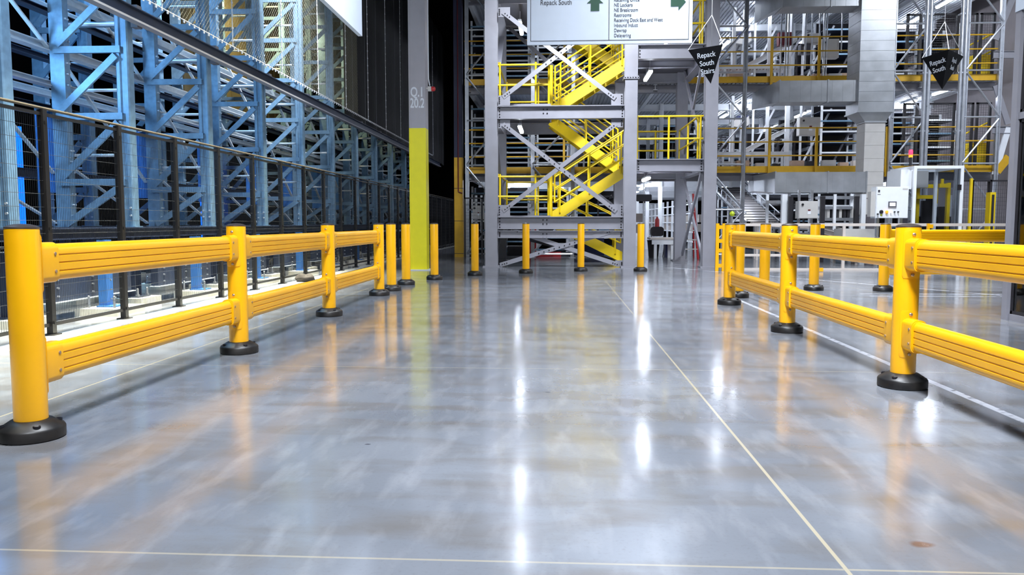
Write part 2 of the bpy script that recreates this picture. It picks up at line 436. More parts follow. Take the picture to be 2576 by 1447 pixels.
# ------------------------------------------------------------------ racking
FRAME_Y = [7.79 + 2.34 * k for k in range(12)]
HATP = [(-.085, -.06), (-.07, -.075), (-.03, -.075), (-.018, -.05), (.018, -.05), (.03, -.075), (.07, -.075), (.085, -.06),
        (.085, .06), (.06, .06), (.06, -.045), (-.06, -.045), (-.06, .06), (-.085, .06)]
HATP = [(x, -y) for x, y in HATP][::-1]
def rack_frame(x_aisle, x_back, top, lower=True, panel=True):
    root = thing('storage_rack', '', 'rack')
    z0 = 1.0
    up1 = MB(); up1.extr(HATP, (x_aisle, 0, z0 + .012), (x_aisle, 0, top), (0, -1, 0)); up1.box(x_aisle - .11, x_aisle + .11, -.1, .1, z0, z0 + .012)
    up2 = MB(); up2.extr(C(.19, .09, .012), (x_back, 0, z0 + .012), (x_back, 0, top), (0, -1, 0)); up2.extr([(-.004, -.1), (.004, -.1), (.004, .1), (-.004, .1)], (x_back + .095, .0, z0), (x_back + .095, 0, top), (0, -1, 0))
    up2.box(x_back - .12, x_back + .12, -.1, .1, z0, z0 + .012)
    u2 = MB(); u2.box(x_back - .095, x_back + .095, -.06, -.05, z0 + .012, top); u2.box(x_back - .095, x_back - .085, -.05, .06, z0 + .012, top); u2.box(x_back + .085, x_back + .095, -.05, .06, z0 + .012, top)
    u2.box(x_back - .12, x_back + .12, -.1, .1, z0, z0 + .012)
    u2.m = 1; b = u2
    for i in range(int((top - 1.2) / .14)):
        z = 1.15 + i * .14
        if (i // 6) % 2 == 0 or i % 6 == 0:
            b.lathe([(.012, 0), (.012, .022), (.007, .026)], (x_back + .095, -.02, z), 6, 'X'); b.lathe([(.012, 0), (.012, .022)], (x_back + .095, .03, z), 6, 'X')
    rb_ = MATS.get('rack_bolt') or M('rack_bolt', (220, 228, 235), .35, .6)
    u2.build('upright', [rack_g, rb_], root)
    b = up1; b.m = 1
    for z in (1.15, 1.25): 
        for sx in (-.05, .05): b.lathe([(.014, 0), (.014, -.02)], (x_aisle + sx, -.07, z), 6, 'Y')
    up1.build('upright', [rack_g, rb_], root)
    z = .74; prev = None
    while z + .84 < top - .1:
        z += .84
        MB().tube([(x_back - .02, .1, z + .36), (x_aisle, .1, z + .36)], .022, 6).build('tie_rod', rack_beam, root)
        MB().extr([(-a_, b_) for a_, b_ in C(.085, .05, .006)], (x_back - .02, -.11, z), (x_aisle, -.11, z)).build('horizontal_brace', rack_g, root)
        MB().bar((x_back + .03, -.115, z + .06), (x_aisle - .06, -.115, z + .76), .012, .088, (0, -1, 0)).build('diagonal_brace', rack_g, root) if False else \
            MB().extr([(-.044, -.006), (.044, -.006), (.044, .03), (.038, .03), (.038, 0), (-.038, 0), (-.038, .03), (-.044, .03)], (x_back + .03, -.115, z + .06), (x_aisle - .06, -.115, z + .76), (0, 1, 0)).build('diagonal_brace', rack_g, root)
    MB().extr([(-.044, -.006), (.044, -.006), (.044, .03), (.038, .03), (.038, 0), (-.038, 0), (-.038, .03), (-.044, .03)], (x_back + .05, -.115, z0 + .03), (x_aisle - .06, -.115, 1.52), (0, 1, 0)).build('diagonal_brace', rack_g, root)
    if panel:
        b = MB(); b.box(x_back - .36, x_back - .1, -.02, .0, 1.45, 2.5)
        for k in range(9): b.box(x_back - .35 + k * .028, x_back - .335 + k * .028, -.028, -.02, 1.46, 2.49)
        b.build('sheet_panel', rack_b, root)
    if panel:
        for za, zb in ((4.7, 3.3), (3.3, 1.7), (1.9, 1.05)):
            MB().bar((x_back - .13, .1, za), (x_back - .13, 2.3, zb), .02, .05, (1, 0, 0)).build('bracing_rod', rack_beam, root)
    if lower:
        for x in (x_aisle, x_back):
            b = MB(); b.extr(I(.16, .14, .012, .01), (x, 0, .1), (x, 0, .87), (0, 1, 0)); b.box(x - .15, x + .15, -.15, .15, .085, .1)
            b.build('foot', rack_dark, root)
            b = MB(); b.box(x - .24, x + .24, -.26, .26, 0, .085)
            b.m = 1
            for sx in (-.12, .12):
                for sy in (-.12, .12):
                    b.lathe([(.014, .08), (.014, .2), (.008, .205)], (x + sx, sy, 0), 8); b.lathe([(.028, .1), (.028, .125)], (x + sx, sy, 0), 6)
            b.build('grout_pad', [pad_w, galv], root)
        b = MB(); b.extr([(-.03, -.006), (.03, -.006), (.03, .006), (-.03, .006)], (x_back, -.1, .16), (x_aisle, -.1, .84), (0, 1, 0)); b.build('diagonal_brace', rack_dark, root)
    return root
ordn = ['first', 'second', 'third', 'fourth', 'fifth', 'sixth', 'seventh', 'eighth', 'ninth', 'tenth', 'eleventh', 'twelfth', 'thirteenth']
pf = rack_frame(-5.56, -6.42, 8.6)
for i, y in enumerate(FRAME_Y):
    place(pf, i == 0, (0, y, 0), 0, 'galvanised rack frame with zigzag bracing, %s in the row behind the mesh fence' % ordn[i])
pf = rack_frame(-7.55, -8.3, 8.6, True, False)
for i, y in enumerate(FRAME_Y[1:]):
    place(pf, i == 0, (0, y + .1, 0), 0, 'galvanised rack frame in the rear row of racking, %s from the camera' % ordn[i])
Y0, Y1 = 5.2, 35
def beam(name, label, X, z, prof, mat, y0=Y0, y1=Y1, cat='beam', group=None):
    return tag(MB().extr(prof, (X, y0, z), (X, y1, z)).build(name, mat), label, cat, group)
beam('base_beam', 'dark steel beam carrying the front rack uprights, at barrier height', -5.5, .935, I(.13, .18, .014), rack_dark)
beam('base_beam', 'dark steel beam carrying the back uprights of the front rack row', -6.34, .935, I(.13, .18, .014), rack_dark)
beam('base_beam', 'dark steel beam carrying the rear rack row, far side', -7.55, .935, I(.13, .18, .014), rack_dark)
beam('base_beam', 'dark steel beam carrying the rearmost rack uprights', -8.3, .935, I(.13, .18, .014), rack_dark)
beam('base_beam', 'lower pale channel under the front rack beam', -5.6, .79, C(.06, .08, .008), rack_beam)
beams = [(-6.62, 4.02, .12, rack_beam, 'bright pale rail, highest of the rails between the rack rows'),
         (-6.62, 3.78, .07, rack_dark, 'dark narrow rail just under the highest pale rack rail'),
         (-6.62, 3.32, .10, rack_beam, 'bright pale rail, second highest on the near side between the rack rows'),
         (-6.62, 2.86, .07, rack_beam, 'pale rail level with the middle of the rack frames, near side'),
         (-6.62, 2.55, .05, rack_dark, 'dark thin rail under the middle pale rack rail'),
         (-7.38, 4.62, .12, rack_beam, 'pale rail, highest on the far side between the rack rows'),
         (-7.38, 4.15, .09, rack_beam, 'pale rail, second highest on the far side between the rack rows'),
         (-7.38, 3.42, .08, rack_dark, 'dark rail on the far side between the rack rows, above the middle'),
         (-7.38, 2.92, .09, rack_beam, 'pale rail at mid height on the far side between the rack rows'),
         (-7.38, 1.75, .12, rack_dark, 'dark low rail on the far side between the rack rows')]
for X, z, h, m, l in beams:
    b = MB(); b.extr(C(h, .07, .01), (X, Y0, z), (X, Y1, z)); b.box(X - .02, X + .12, Y0, Y1, z - h / 2 - .01, z - h / 2)
    tag(b.build('rack_rail', m), l, 'rail')
# guide rail on the aisle side
gr = thing('guide_rail', 'long steel guide beam fixed to the rack fronts below the white net', 'rail', (-5.29, 5, 3.66))
MB().extr(I(.15, .1, .012, .01), (0, 0, 0), (0, 31, 0)).build('beam', rack_dark, gr)
MB().box(-.055, .055, 0, 31, -.1, -.075).build('lower_flange', steel, gr)
for i, y in enumerate(FRAME_Y):
    b = MB(); b.box(-.14, -.05, -.06, .06, -.12, .16); b.m = 1
    for zz in (-.06, .1):
        for yy in (-.03, .03): b.lathe([(.012, 0), (.012, -.02)], (-.095, -.06, zz), 6, 'Y')
    o = b.build('bracket', [steel_d, bolt_m], gr); o.location = (0, y - 5, 0)
    MB().box(-1.15, -.1, y - 5 + .12, y - 5 + .19, -.06, 0).build('tie_bar', rack_g, gr)
# low navy boxes and blue stub posts between frames
pr = thing('lower_beam_box', '', 'beam')
b = MB(); b.box(-.05, .05, .35, 2.0, .2, .5); b.m = 1; b.box(-.055, .08, .3, 2.05, .19, .2)
b.m = 2
for yy in (.5, 1.15, 1.85):
    for zz in (.26, .35, .44): b.lathe([(.013, 0), (.013, .02)], (.05, yy, zz), 6, 'X')
b.build('plate', [rack_dark, rack_beam, galv], pr)
for i, y in enumerate(FRAME_Y[:-2]):
    place(pr, i == 0, (-5.45, y, 0), 0, 'low navy plate with bolts between the feet of the %s and %s front rack frames' % (ordn[i], ordn[i + 1]))
pr = thing('stub_post', '', 'post')
b = MB(); b.extr(C(.14, .1, .008), (0, 0, .1), (0, 0, .86), (0, 1, 0)); b.box(-.1, .12, -.12, .12, .085, .1)
b.m = 1
for k in range(6): b.lathe([(.01, 0), (.01, -.015)], (.06, -.07, .18 + k * .11), 6, 'Y')
b.build('channel', [rack_b, galv], pr)
b = MB(); b.box(-.25, .25, -.3, .3, 0, .085); b.m = 1
for sx in (-.15, .15): b.lathe([(.014, .08), (.014, .22), (.008, .225)], (sx, -.18, 0), 8)
b.build('grout_pad', [pad_w, galv], pr)
for i, y in enumerate(FRAME_Y[:-2]):
    place(pr, i == 0, (-5.2, y + 1.17, 0), 0, 'blue stub post on a pale pad, between the %s and %s front rack frames' % (ordn[i], ordn[i + 1]))
# blue marker lights deep in the racking
for px, py0, py1, Y in ((40, 318, 560, 11.2), (228, 405, 560, 13.4), (505, 395, 470, 19)):
    a = at(px, py0, Y); c_ = at(px, py1, Y)
    tag(MB().box(a.x - .05, a.x + .05, Y, Y + .05, 0, a.z).build('light_strip', led_b), 'glowing blue vertical light strip inside the racking, %s' % ('nearest the left edge' if px < 100 else 'behind the second fence panel' if px < 300 else 'farther along, behind the fourth fence post'), 'light')
# dark curtain and olive backing above the guide rail
cu = thing('dark_curtain', 'black sheeting with vertical seams hanging beyond the lit part of the white net', 'curtain', (-5.44, 20.4, 3.8))
b = MB(); n_ = 13; vs = []
for i in range(n_ * 8 + 1):
    yy_ = i * 18.0 / (n_ * 8); xx_ = .025 * math.sin(i * PI / 4)
    vs += [(xx_, yy_, 0), (xx_, yy_, 6), (xx_ - .01, yy_, 0), (xx_ - .01, yy_, 6)]
b.add(vs, [(4 * i, 4 * i + 4, 4 * i + 5, 4 * i + 1) for i in range(n_ * 8)] + [(4 * i + 2, 4 * i + 3, 4 * i + 7, 4 * i + 6) for i in range(n_ * 8)] + [(4 * i, 4 * i + 2, 4 * i + 6, 4 * i + 4) for i in range(n_ * 8)], True)
b.build('sheeting', curtain_k, cu)
for i in range(n_): MB().tube([(.035, .7 + i * 1.38, 0), (.035, .7 + i * 1.38, 6)], .006, 5).build('seam_cord', steel_d, cu)
bk = thing('backing_sheet', 'olive brown sheeting behind the upper racking, lit from in front', 'sheeting', (-8.75, 18.5, 3.9))
b = MB(); b.box(-.03, 0, 0, 14, 0, 6)
for k in range(25): b.box(0, .02, k * .55, k * .55 + .1, 0, 6)
b.build('sheet', backing, bk)
# netting
net = thing('safety_net', 'white safety net hanging above the guide rail in front of the racking', 'net', (-5.3, 8, 3.92))
b = MB(); y0, y1, zt = 1.5, 26, 5.0
s_ = .085
n = int((13.2 - y0 + zt) / s_)
for k in range(n):
    a = y0 - zt + k * s_
    # rising lines and falling lines clipped to the sheet
    ya, yb = max(a, y0), min(a + zt, 13.2)
    if yb > ya: b.wire((0, ya, ya - a), (0, yb, yb - a), .0017); b.wire((.002, ya, zt - (ya - a)), (.002, yb, zt - (yb - a)), .0017)
b.build('netting', net_w, net)
b = MB(); b.tube([(.01, y0, 0), (.01, y1, 0)], .008, 6)
for k in range(int((y1 - y0) / .16)): b.cbox((.01, y0 + k * .16, -.012), .014, .03, .05)
b.build('edge_rope', string_w, net)
for i, y in enumerate([yy + .5 for yy in FRAME_Y[1:]]):
    if y - 8 < y0: continue
    b = MB(); b.tube([(.01, y - 8, 0), (.01, y - 8, zt)], .008, 6)
    for k in range(24): b.cbox((.012, y - 8, .1 + k * .2), .02, .03, .03)
    b.build('hanging_rope', string_w, net)
# white sign board overhead on the left
tag(MB().box(-2.94, -2.88, 7.4, 11.85, 3.8, 5.4).build('sign_board', sign_w), 'plain bright white board hanging overhead on the left, seen edge-on', 'sign')

# bag by the fence
import bmesh
bm = bmesh.new(); bmesh.ops.create_icosphere(bm, subdivisions=4, radius=1)
from mathutils import noise as mn
for v in bm.verts:
    p = v.co.copy(); n1 = mn.noise(p * 1.7 + Vector((3, 1, 5))); n2 = mn.noise(p * 4.2)
    r = 1 + .16 * n1 + .07 * n2 - .25 * math.exp(-((p.x - .15) ** 2 * 14)) * max(0, p.z)
    v.co = Vector((p.x * r * .17, p.y * r * .11, max(-.06, p.z * r * .095)))
me = bpy.data.meshes.new('cloth_bag'); bm.to_mesh(me); bm.free(); me.materials.append(bagm)
for p in me.polygons: p.use_smooth = True
o = bpy.data.objects.new('cloth_bag', me); col.objects.link(o); o.location = (-4.53, 14.05, .06); o.rotation_euler = (0, 0, .35)
tag(o, 'crumpled dark brown cloth bag lying on the floor by the fence', 'bag')

# ------------------------------------------------------------------ yellow and white column with letters
cY = 17.7
cx = xat(1056, 600, cY)
colm = thing('steel_column', 'tall steel column, lower part lemon yellow and upper part white, marked Q.1 20.2', 'column', (cx, cY, 0))
hgt = zat(320, cY - .17)
def hcol(z0, z1, m, nm):
    return MB().extr([(-.15, -.165), (.15, -.165), (.15, -.178), (.185, -.178), (.185, .178), (-.185, .178), (-.185, -.178), (-.15, -.178)], (0, 0, z0), (0, 0, z1), (0, 1, 0)).build(nm, m, colm)
hcol(.02, hgt, col_y, 'yellow_section'); hcol(hgt, 12, M('column_pale_grey', (170, 167, 174), .5, 0, .04), 'white_section')
MB().box(-.28, .28, -.25, .25, 0, .02).build('base_plate', whitew, colm)
wp = -.168
for s_, py, dx in (('Q.1', 231, 0), ('20.2', 259, 0)):
    p = at(1055, py, cY - .17)
    t = text('lettering', s_, (0, wp, p.z - .1), (1, 0, 0), (0, 0, 1), .29, white, colm, .66, .002, 'CENTER', .006)
MB().tube([(.24, -.1, 12), (.24, -.1, 4.2), (.27, -.1, 4.05)], .012, 8).build('conduit', white, colm)
b = MB(); b.cbox((.27, -.1, 3.98), .07, .08, .1); b.m = 1; b.lathe([(.05, 0), (.055, .03), (.045, .07), (.02, .085)], (.31, -.1, 3.98), 16, 'X'); b.m = 0; b.bar((.19, -.1, 3.99), (.26, -.1, 3.99), .03, .03)
b.build('alarm_beacon', [cab, red], colm)
# ------------------------------------------------------------------ steel tower
TY0, TY1 = 19.0, 22.2
XL, XM, XR = xat(1237, 560, TY0), xat(1583, 560, TY0), xat(1782, 560, TY0)
tower = thing('steel_tower', 'large grey bolted steel tower frame with cross braces around the yellow stairs', 'tower', (0, 0, 0))
def part(mb, nm, mats, parent): return mb.build(nm, mats, parent)
def bolts_face(b, pts, y, r=.017):
    for x, z in pts: b.lathe([(r, 0), (r, -.014), (r * .6, -.018)], (x, y, z), 6, 'Y')
for x, yy in ((XL, TY0), (XM, TY0), (XR, TY0), (XL, TY1), (XM, TY1), (XR - .18, TY1)):
    b = MB(); b.extr(I(.28, .29, .022, .016), (x, yy, .03), (x, yy, 11), (0, 1, 0))
    b.box(x - .2, x + .2, yy - .2, yy + .2, 0, .03)
    if x == XM and yy == TY0:
        zz = zat(201, TY0); b.box(x - .18, x + .18, yy - .17, yy + .17, zz - .02, zz + .02)
        for k in range(6): b.cbox((x - .15 + k * .06, yy - .18, zz + .03), .03, .03, .03)
    part(b, 'column', steel, tower)
def hbeam(x0, x1, yy, ztop, h, w=.2, studs=True, nm='beam'):
    b = MB(); b.extr(I(h, w, .018, .014), (x0, yy, ztop - h / 2), (x1, yy, ztop - h / 2))
    if studs:
        b.m = 1
        for x in (x0 + .05, x1 - .05):
            bolts_face(b, [(x, ztop - .05 - k * (h - .1) / 3) for k in range(4)], yy - .008)
        if x1 - x0 > 2.5: bolts_face(b, [(x0 + 1.08 + a, ztop - .08 - c) for a in (0, .09) for c in (0, .09)], yy - .008)
        b.m = 0
        for x in (x0 + .05, x1 - .05): b.box(x - .05, x + .05, yy - .0085, yy - .007, ztop - h + .02, ztop - .02)
    part(b, nm, [steel, bolt_k], tower)
g = .145
yf = TY0 - .02
for (pa, pb) in ((545, 577), (265, 298), (-60, -22)):
    zt = zat(pa, yf - .1); zb = zat(pb, yf - .1)
    hbeam(XL + g, XM - g, yf, zt, zt - zb)
    hbeam(XL + g, XM - g, TY1, zt, zt - zb, studs=False)
zt = zat(580, yf); hbeam(XL + g, XM - g, yf - .03, zt, .18, .12)
for (pa, pb) in ((401, 432), (114, 150)):
    zt = zat(pa, yf - .1); zb = zat(pb, yf - .1)
    hbeam(XM + g, XR - g, yf, zt, zt - zb); hbeam(XM + g, XR - .18, TY1, zt, zt - zb, studs=False)
    for x in (XM + .02, XR - .1):
        b = MB(); b.extr(I(zt - zb, .2, .018, .014), (x, TY0 + .15, (zt + zb) / 2), (x, TY1 - .15, (zt + zb) / 2)); part(b, 'beam', steel, tower)
    b = MB(); b.extr(I(.2, .12, .014, .01), (XM + g, 20.6, zt - .12), (XR - g, 20.6, zt - .12)); part(b, 'beam', steel, tower)
for (pa, pb) in ((545, 577), (265, 298)):
    zt = zat(pa, yf - .1); zb = zat(pb, yf - .1)
    for x in (XL, XM):
        b = MB(); b.extr(I(zt - zb, .2, .018, .014), (x, TY0 + .15, (zt + zb) / 2), (x, TY1 - .15, (zt + zb) / 2)); part(b, 'beam', steel, tower)
def flat(p, q, w=.10, Y=TY0 - .04, nm='cross_brace', mat=None, holes=0, m2=.045):
    a, c_ = at(p[0], p[1], Y), at(q[0], q[1], Y)
    a.y = c_.y = Y
    b = MB(); b.extr([(-w / 2, -.006), (w / 2, -.006), (w / 2, .07), (w / 2 - .01, .07), (w / 2 - .01, .006), (-w / 2, .006)], a, c_, (0, 1, 0))
    b.m = 1
    d = c_ - a
    for k in range(holes):
        t = .5 + (k - (holes - 1) / 2) * .045
        if .47 < t < .53: t += .0
        q_ = a + d * t; bolts_face(b, [(q_.x, q_.z)], Y - .006, .015)
    for t in (.02, .04, .06, .94, .96, .98):
        q_ = a + d * t; bolts_face(b, [(q_.x, q_.z)], Y - .006, .014)
    return part(b, nm, [mat or steel, bolt_k], tower)
flat((1265, 245), (1548, 28), holes=6); flat((1265, 30), (1548, 248), Y=TY0 - .055)
flat((1265, 531), (1550, 312)); flat((1265, 312), (1550, 532), Y=TY0 - .055, holes=7)
flat((1258, 667), (1545, 580), holes=8, Y=TY0 - .06); flat((1285, 578), (1558, 667), Y=TY0 - .04)
for p, q in (((1275, 65), (1440, 210)), ((1275, 320), (1545, 520)), ((1545, 330), (1275, 520)), ((1280, 590), (1540, 655))):
    flat(p, q, Y=TY1 - .03, mat=steel_d)
def gusset(x0, x1, y0, y1):
    a, c_ = at(x0, y0, TY0 - .05), at(x1, y1, TY0 - .05)
    b = MB(); b.box(min(a.x, c_.x), max(a.x, c_.x), TY0 - .035, TY0 - .02, c_.z, a.z); b.m = 1
    edge = a.x + .03 if x0 < 1400 else c_.x - .03
    for k in range(4): bolts_face(b, [(edge, a.z - .05 - k * (a.z - c_.z - .1) / 3)], TY0 - .036)
    part(b, 'gusset_plate', [steel, bolt_k], tower)
for r in ((1253, 1283, 18, 42), (1253, 1283, 240, 265), (1253, 1283, 516, 545), (1253, 1283, 298, 322), (1538, 1567, 236, 265), (1538, 1567, 298, 320), (1538, 1567, 514, 545), (1548, 1567, 655, 671)):
    gusset(*r)
# side braces in the depth direction
for x, (za, zb), rev in ((XL + .05, (.3, 1.0), 0), (XL + .05, (1.3, 3.5), 1), (XL + .05, (3.9, 6.1), 0)):
    p = [(x, TY0 + .2, za), (x, TY1 - .2, zb)]
    if rev: p = [(x, TY0 + .2, zb), (x, TY1 - .2, za)]
    part(MB().bar(p[0], p[1], .012, .12, (1, 0, 0)), 'side_brace', steel, tower)
for (pa, qa) in (((1765, 432), (1716, 640)), ((1720, 450), (1768, 655)), ((1768, 150), (1722, 385)), ((1722, 180), (1766, 385))):
    a = at(*pa, TY0 + .25 if pa[0] > 1740 else TY1 - .25); c_ = at(*qa, TY1 - .25 if qa[0] < 1740 else TY0 + .25)
    part(MB().bar(a, c_, .1, .05, (1, 0, 0)), 'side_brace', steel, tower)

# ------------------------------------------------------------------ stairs
stair = thing('staircase', 'yellow steel switchback staircase climbing inside the grey tower', 'staircase', (0, 0, 0))
def rail_tube(b, pts, r=.021): b.tube(pts, r, 8)
def flight(x0, z0, x1, z1, y0, y1):
    sgn = 1 if x1 > x0 else -1
    dx, dz = x1 - x0, z1 - z0; L = math.hypot(dx, dz)
    for yy, s in ((y0, 1), (y1, -1)):
        b = MB(); pr = [(-s * a, c) for a, c in C(.26, .07, .01)] if sgn > 0 else [(s * a, c) for a, c in C(.26, .07, .01)]
        b.extr(pr, (x0, yy, z0), (x1, yy, z1)); part(b, 'stringer', stair_y, stair)
    n = 7
    for k in range(n):
        t = (k + .5) / n; x = x0 + dx * t; z = z0 + dz * t + .02
        b = MB(); b.box(x - .13, x + .13, y0 + .03, y1 - .03, z, z + .03); b.m = 1; b.box(x - .135 * sgn - .01, x - .135 * sgn + .01, y0 + .03, y1 - .03, z, z + .03)
        part(b, 'tread', [dark, steel], stair)
    for yy in (y0 - .02, y1 + .02):
        b = MB()
        for t in (.12, .5, .9):
            x = x0 + dx * t; z = z0 + dz * t; b.tube([(x, yy, z), (x, yy, z + 1.02)], .021, 8)
        for h in (.35, .68, 1.02):
            e = .05
            b.tube([(x0 + dx * e, yy, z0 + dz * e + h), (x1 - dx * .02, yy, z1 - dz * .02 + h)], .021, 8)
        b.tube([(x0 + dx * .05, yy, z0 + dz * .05 + .35), (x0 + dx * .05, yy, z0 + dz * .05 + 1.02)], .021, 8)
        part(b, 'handrail', stair_y, stair)
A, Bz, Cz, Dz, Ez = 1.18, 2.50, 3.84, 5.14, 6.44
xl_ = xat(1385, 560, 20.2); xr_ = xat(1567, 560, 20.2)
FY = (20.1, 20.95); BY = (21.25, 22.05)
flight(xr_ + .12, .12, xl_, A - .1, *BY)
flight(xl_, A - .02, xr_ + .12, Bz - .1, *FY)
flight(xr_ + .02, Bz - .1, xl_, Cz - .1, *BY)
flight(xl_, Cz - .02, xr_ + .12, Dz - .1, *FY)
flight(xr_ + .02, Dz - .1, xl_, Ez - .1, *BY)
for z in (A, Cz, Ez):
    b = MB(); b.box(XL + .15, xl_ - .02, 19.35, TY1, z - .04, z); b.m = 1; b.box(XL + .15, xl_, 19.3, 19.35, z - .2, z + .05); b.box(xl_ - .03, xl_, 19.35, TY1, z - .16, z)
    part(b, 'landing', [steel_d, steel], stair)
    b = MB(); X0, X1 = XL + .12, xl_ - .05
    for yy in (19.4, TY1 - .1):
        for h in (.51, .99): b.tube([(X0, yy, z + h), (X1, yy, z + h)], .024, 8)
        for x in (X0 + .05, (X0 + X1) / 2 + .3, X1): b.tube([(x, yy, z), (x, yy, z + 1.05)], .024, 8)
    for h in (.52, 1.04): b.tube([(X0, 19.4, z + h), (X0, TY1 - .1, z + h)], .024, 8)
    b.tube([(X1, 19.4, z + 1.04), (X1, 20.1, z + 1.04), (X1, 20.1, z)], .024, 8)
    part(b, 'landing_railing', stair_y, stair)
    for yn in (20.1, 21.1): part(MB().tube([(xl_, yn, z - .05), (xl_, yn, z + 1.1)], .045, 10), 'newel_post', stair_y, stair)
for z in (Bz, Dz):
    b = MB(); b.box(xr_ + .1, XR - .15, 19.2, TY1, z - .04, z); part(b, 'landing', [steel_d], stair)
    b = MB()
    for (p, q) in (((XM + .1, 19.05), (XR - .15, 19.05)), ((XR - .25, 19.05), (XR - .25, TY1)), ((XM + .3, TY1), (XR - .2, TY1))):
        for h in (.52, 1.04): b.tube([(*p, z + h), (*q, z + h)], .024, 8)
        for t in (.04, .5, .96): b.tube([(p[0] + (q[0] - p[0]) * t, p[1] + (q[1] - p[1]) * t, z), (p[0] + (q[0] - p[0]) * t, p[1] + (q[1] - p[1]) * t, z + 1.05)], .024, 8)
    part(b, 'landing_railing', stair_y, stair)
# ladder-like conduit at stair foot
part(MB().tube([(xr_ - .1, 21.9, 0), (xr_ - .1, 21.9, .85), (xr_ - .5, 21.9, 1.0)], .024, 8).tube([(xr_ + .12, 21.1, .3), (xr_ + .12, 21.1, 1.1)], .03, 8), 'foot_railing', stair_y, stair)

# ------------------------------------------------------------------ lamps
def lamp_proto():
    r = thing('strip_lamp', '', 'lamp')
    MB().extr([(-.05, 0), (-.035, -.045), (.035, -.045), (.05, 0), (.04, .012), (-.04, .012)], (0, -.6, 0), (0, .6, 0)).build('tube', lamp_e, r)
    b = MB(); b.box(-.045, .045, -.62, .62, .014, .06); b.tube([(0, -.4, .06), (0, -.4, .3)], .005, 6); b.tube([(0, .4, .06), (0, .4, .3)], .005, 6)
    b.build('housing', white, r)
    return r
lp = lamp_proto()
LAMPS = []
def lamp_px(px, py, Y, lbl, grp=None):
    p = at(px, py, Y); LAMPS.append((p, lbl, grp))
lamp_px(1310, 70, 20.4, 'strip lamp beside the left tower column, level with the direction sign')
lamp_px(1310, 325, 20.4, 'strip lamp under the upper left stair landing, below the upper tower beam')
lamp_px(1303, 248, 27.5, 'strip lamp seen just above the upper tower beam, on its left')
lamp_px(1515, 245, 27.5, 'strip lamp seen just above the upper tower beam, on its right')
lamp_px(1630, 190, 20.4, 'slanting strip lamp right of the stair tower, under the top platform')
lamp_px(1625, 450, 20.6, 'strip lamp under the passage platform, right of the tower')
lamp_px(1304, 457, 27.5, 'strip lamp glowing behind the lowest stair landing railing')
lamp_px(1670, 118, 26, 'small lamp just under the right end of the direction sign')
lamp_px(1310, -110, 20.4, 'strip lamp high in the stair tower above the picture', None)
lamp_px(1505, -95, 27.5, 'strip lamp high behind the stair tower above the picture', None)
mz = {}
for lvl, z in ((0, 2.42), (1, 5.05), (2, 7.7)):
    ys = (25.9, 30, 34.1, 38.2) if lvl == 0 else (25.1, 27.9, 30.8, 34, 38)
    for i, y in enumerate(ys):
        LAMPS.append((Vector((6.25, y, z)), ['strip lamp under the ground floor deck beside the belt conveyor', 'bright strip lamp under the middle deck, left of the ducts', 'bright strip lamp under the top deck, left of the ducts'][lvl] if i == 0 else 'strip lamp farther back in the left lamp row of the ' + ['lowest', 'middle', 'top'][lvl] + ' deck', None if i == 0 else 'lamps receding under the %s deck, left row' % ['lowest', 'middle', 'top'][lvl]))
    for i, y in enumerate((25.3, 27.7, 31, 35)):
        if lvl == 0 and i == 0: continue
        LAMPS.append((Vector((11.7, y, z)), 'strip lamp in the right lamp row under the ' + ['lowest', 'middle', 'top'][lvl] + ' deck', 'lamps receding under the %s deck, right row' % ['lowest', 'middle', 'top'][lvl]))
    for i, y in enumerate((30.5, 35)):
        LAMPS.append((Vector((9.0, y, z)), 'strip lamp deep under the %s deck behind the ducts' % ['lowest', 'middle', 'top'][lvl], 'lamps deep under the %s deck' % ['lowest', 'middle', 'top'][lvl]))
    for x in (.2, -1.9):
        for i, y in enumerate((31, 37)):
            LAMPS.append((Vector((x, y, z)), 'strip lamp behind the stair tower under the %s deck' % ['lowest', 'middle', 'top'][lvl], 'lamps behind the stair tower, %s deck' % ['lowest', 'middle', 'top'][lvl]))
for i in range(7):
    LAMPS.append((Vector((3.1 + i * .12, 27.5 + i * 3.2, 2.36)), 'strip lamp in the long receding row seen through the passage', 'row of lamps receding through the passage'))
for i, (p, l, g_) in enumerate(LAMPS): place(lp, i == 0, p, 0, l, g_)

# ------------------------------------------------------------------ signs
SY = 14.0
a = at(1326, 113, SY); c_ = at(1741, 110, SY)
sw = c_.x - a.x; sh = 1.6
sign = thing('direction_sign', 'large white hanging direction sign with green arrows reading Repack South', 'sign', (a.x, SY, a.z))
b = MB(); b.box(0, sw, 0, .05, 0, sh); b.build('board', sign_w, sign)
b = MB(); t = .008; i_ = .058
for bx in ((i_, sw - i_, i_, i_ + t), (i_, sw - i_, sh - i_ - t, sh - i_), (i_, i_ + t, i_, sh - i_), (sw - i_ - t, sw - i_, i_, sh - i_)):
    b.box(bx[0], bx[1], -.003, 0, bx[2], bx[3])
dvx = at(1532, 60, SY).x - a.x
b.box(dvx - .005, dvx + .005, -.003, 0, i_, sh - i_)
b.build('border_line', ink, sign)
def sgx(px, py): p = at(px, py, SY); return p.x - a.x, p.z - a.z
def stext(s, px, py, h, sx=.86):
    x, z = sgx(px, py); return text('lettering', s, (x, -.002, z), (1, 0, 0), (0, 0, 1), h, ink, sign, sx, .001)
stext('Repack South', 1359, 12.5, .118, .83)
for i, s in enumerate(('Receiving Office', 'NE Lockers', 'NE Breakroom', 'Restrooms', 'Receiving Dock East and West', 'Inbound Induct', 'Dewrap', 'Delayering')):
    stext(s, 1544.5, 4 + i * 12.75, .083, .80)
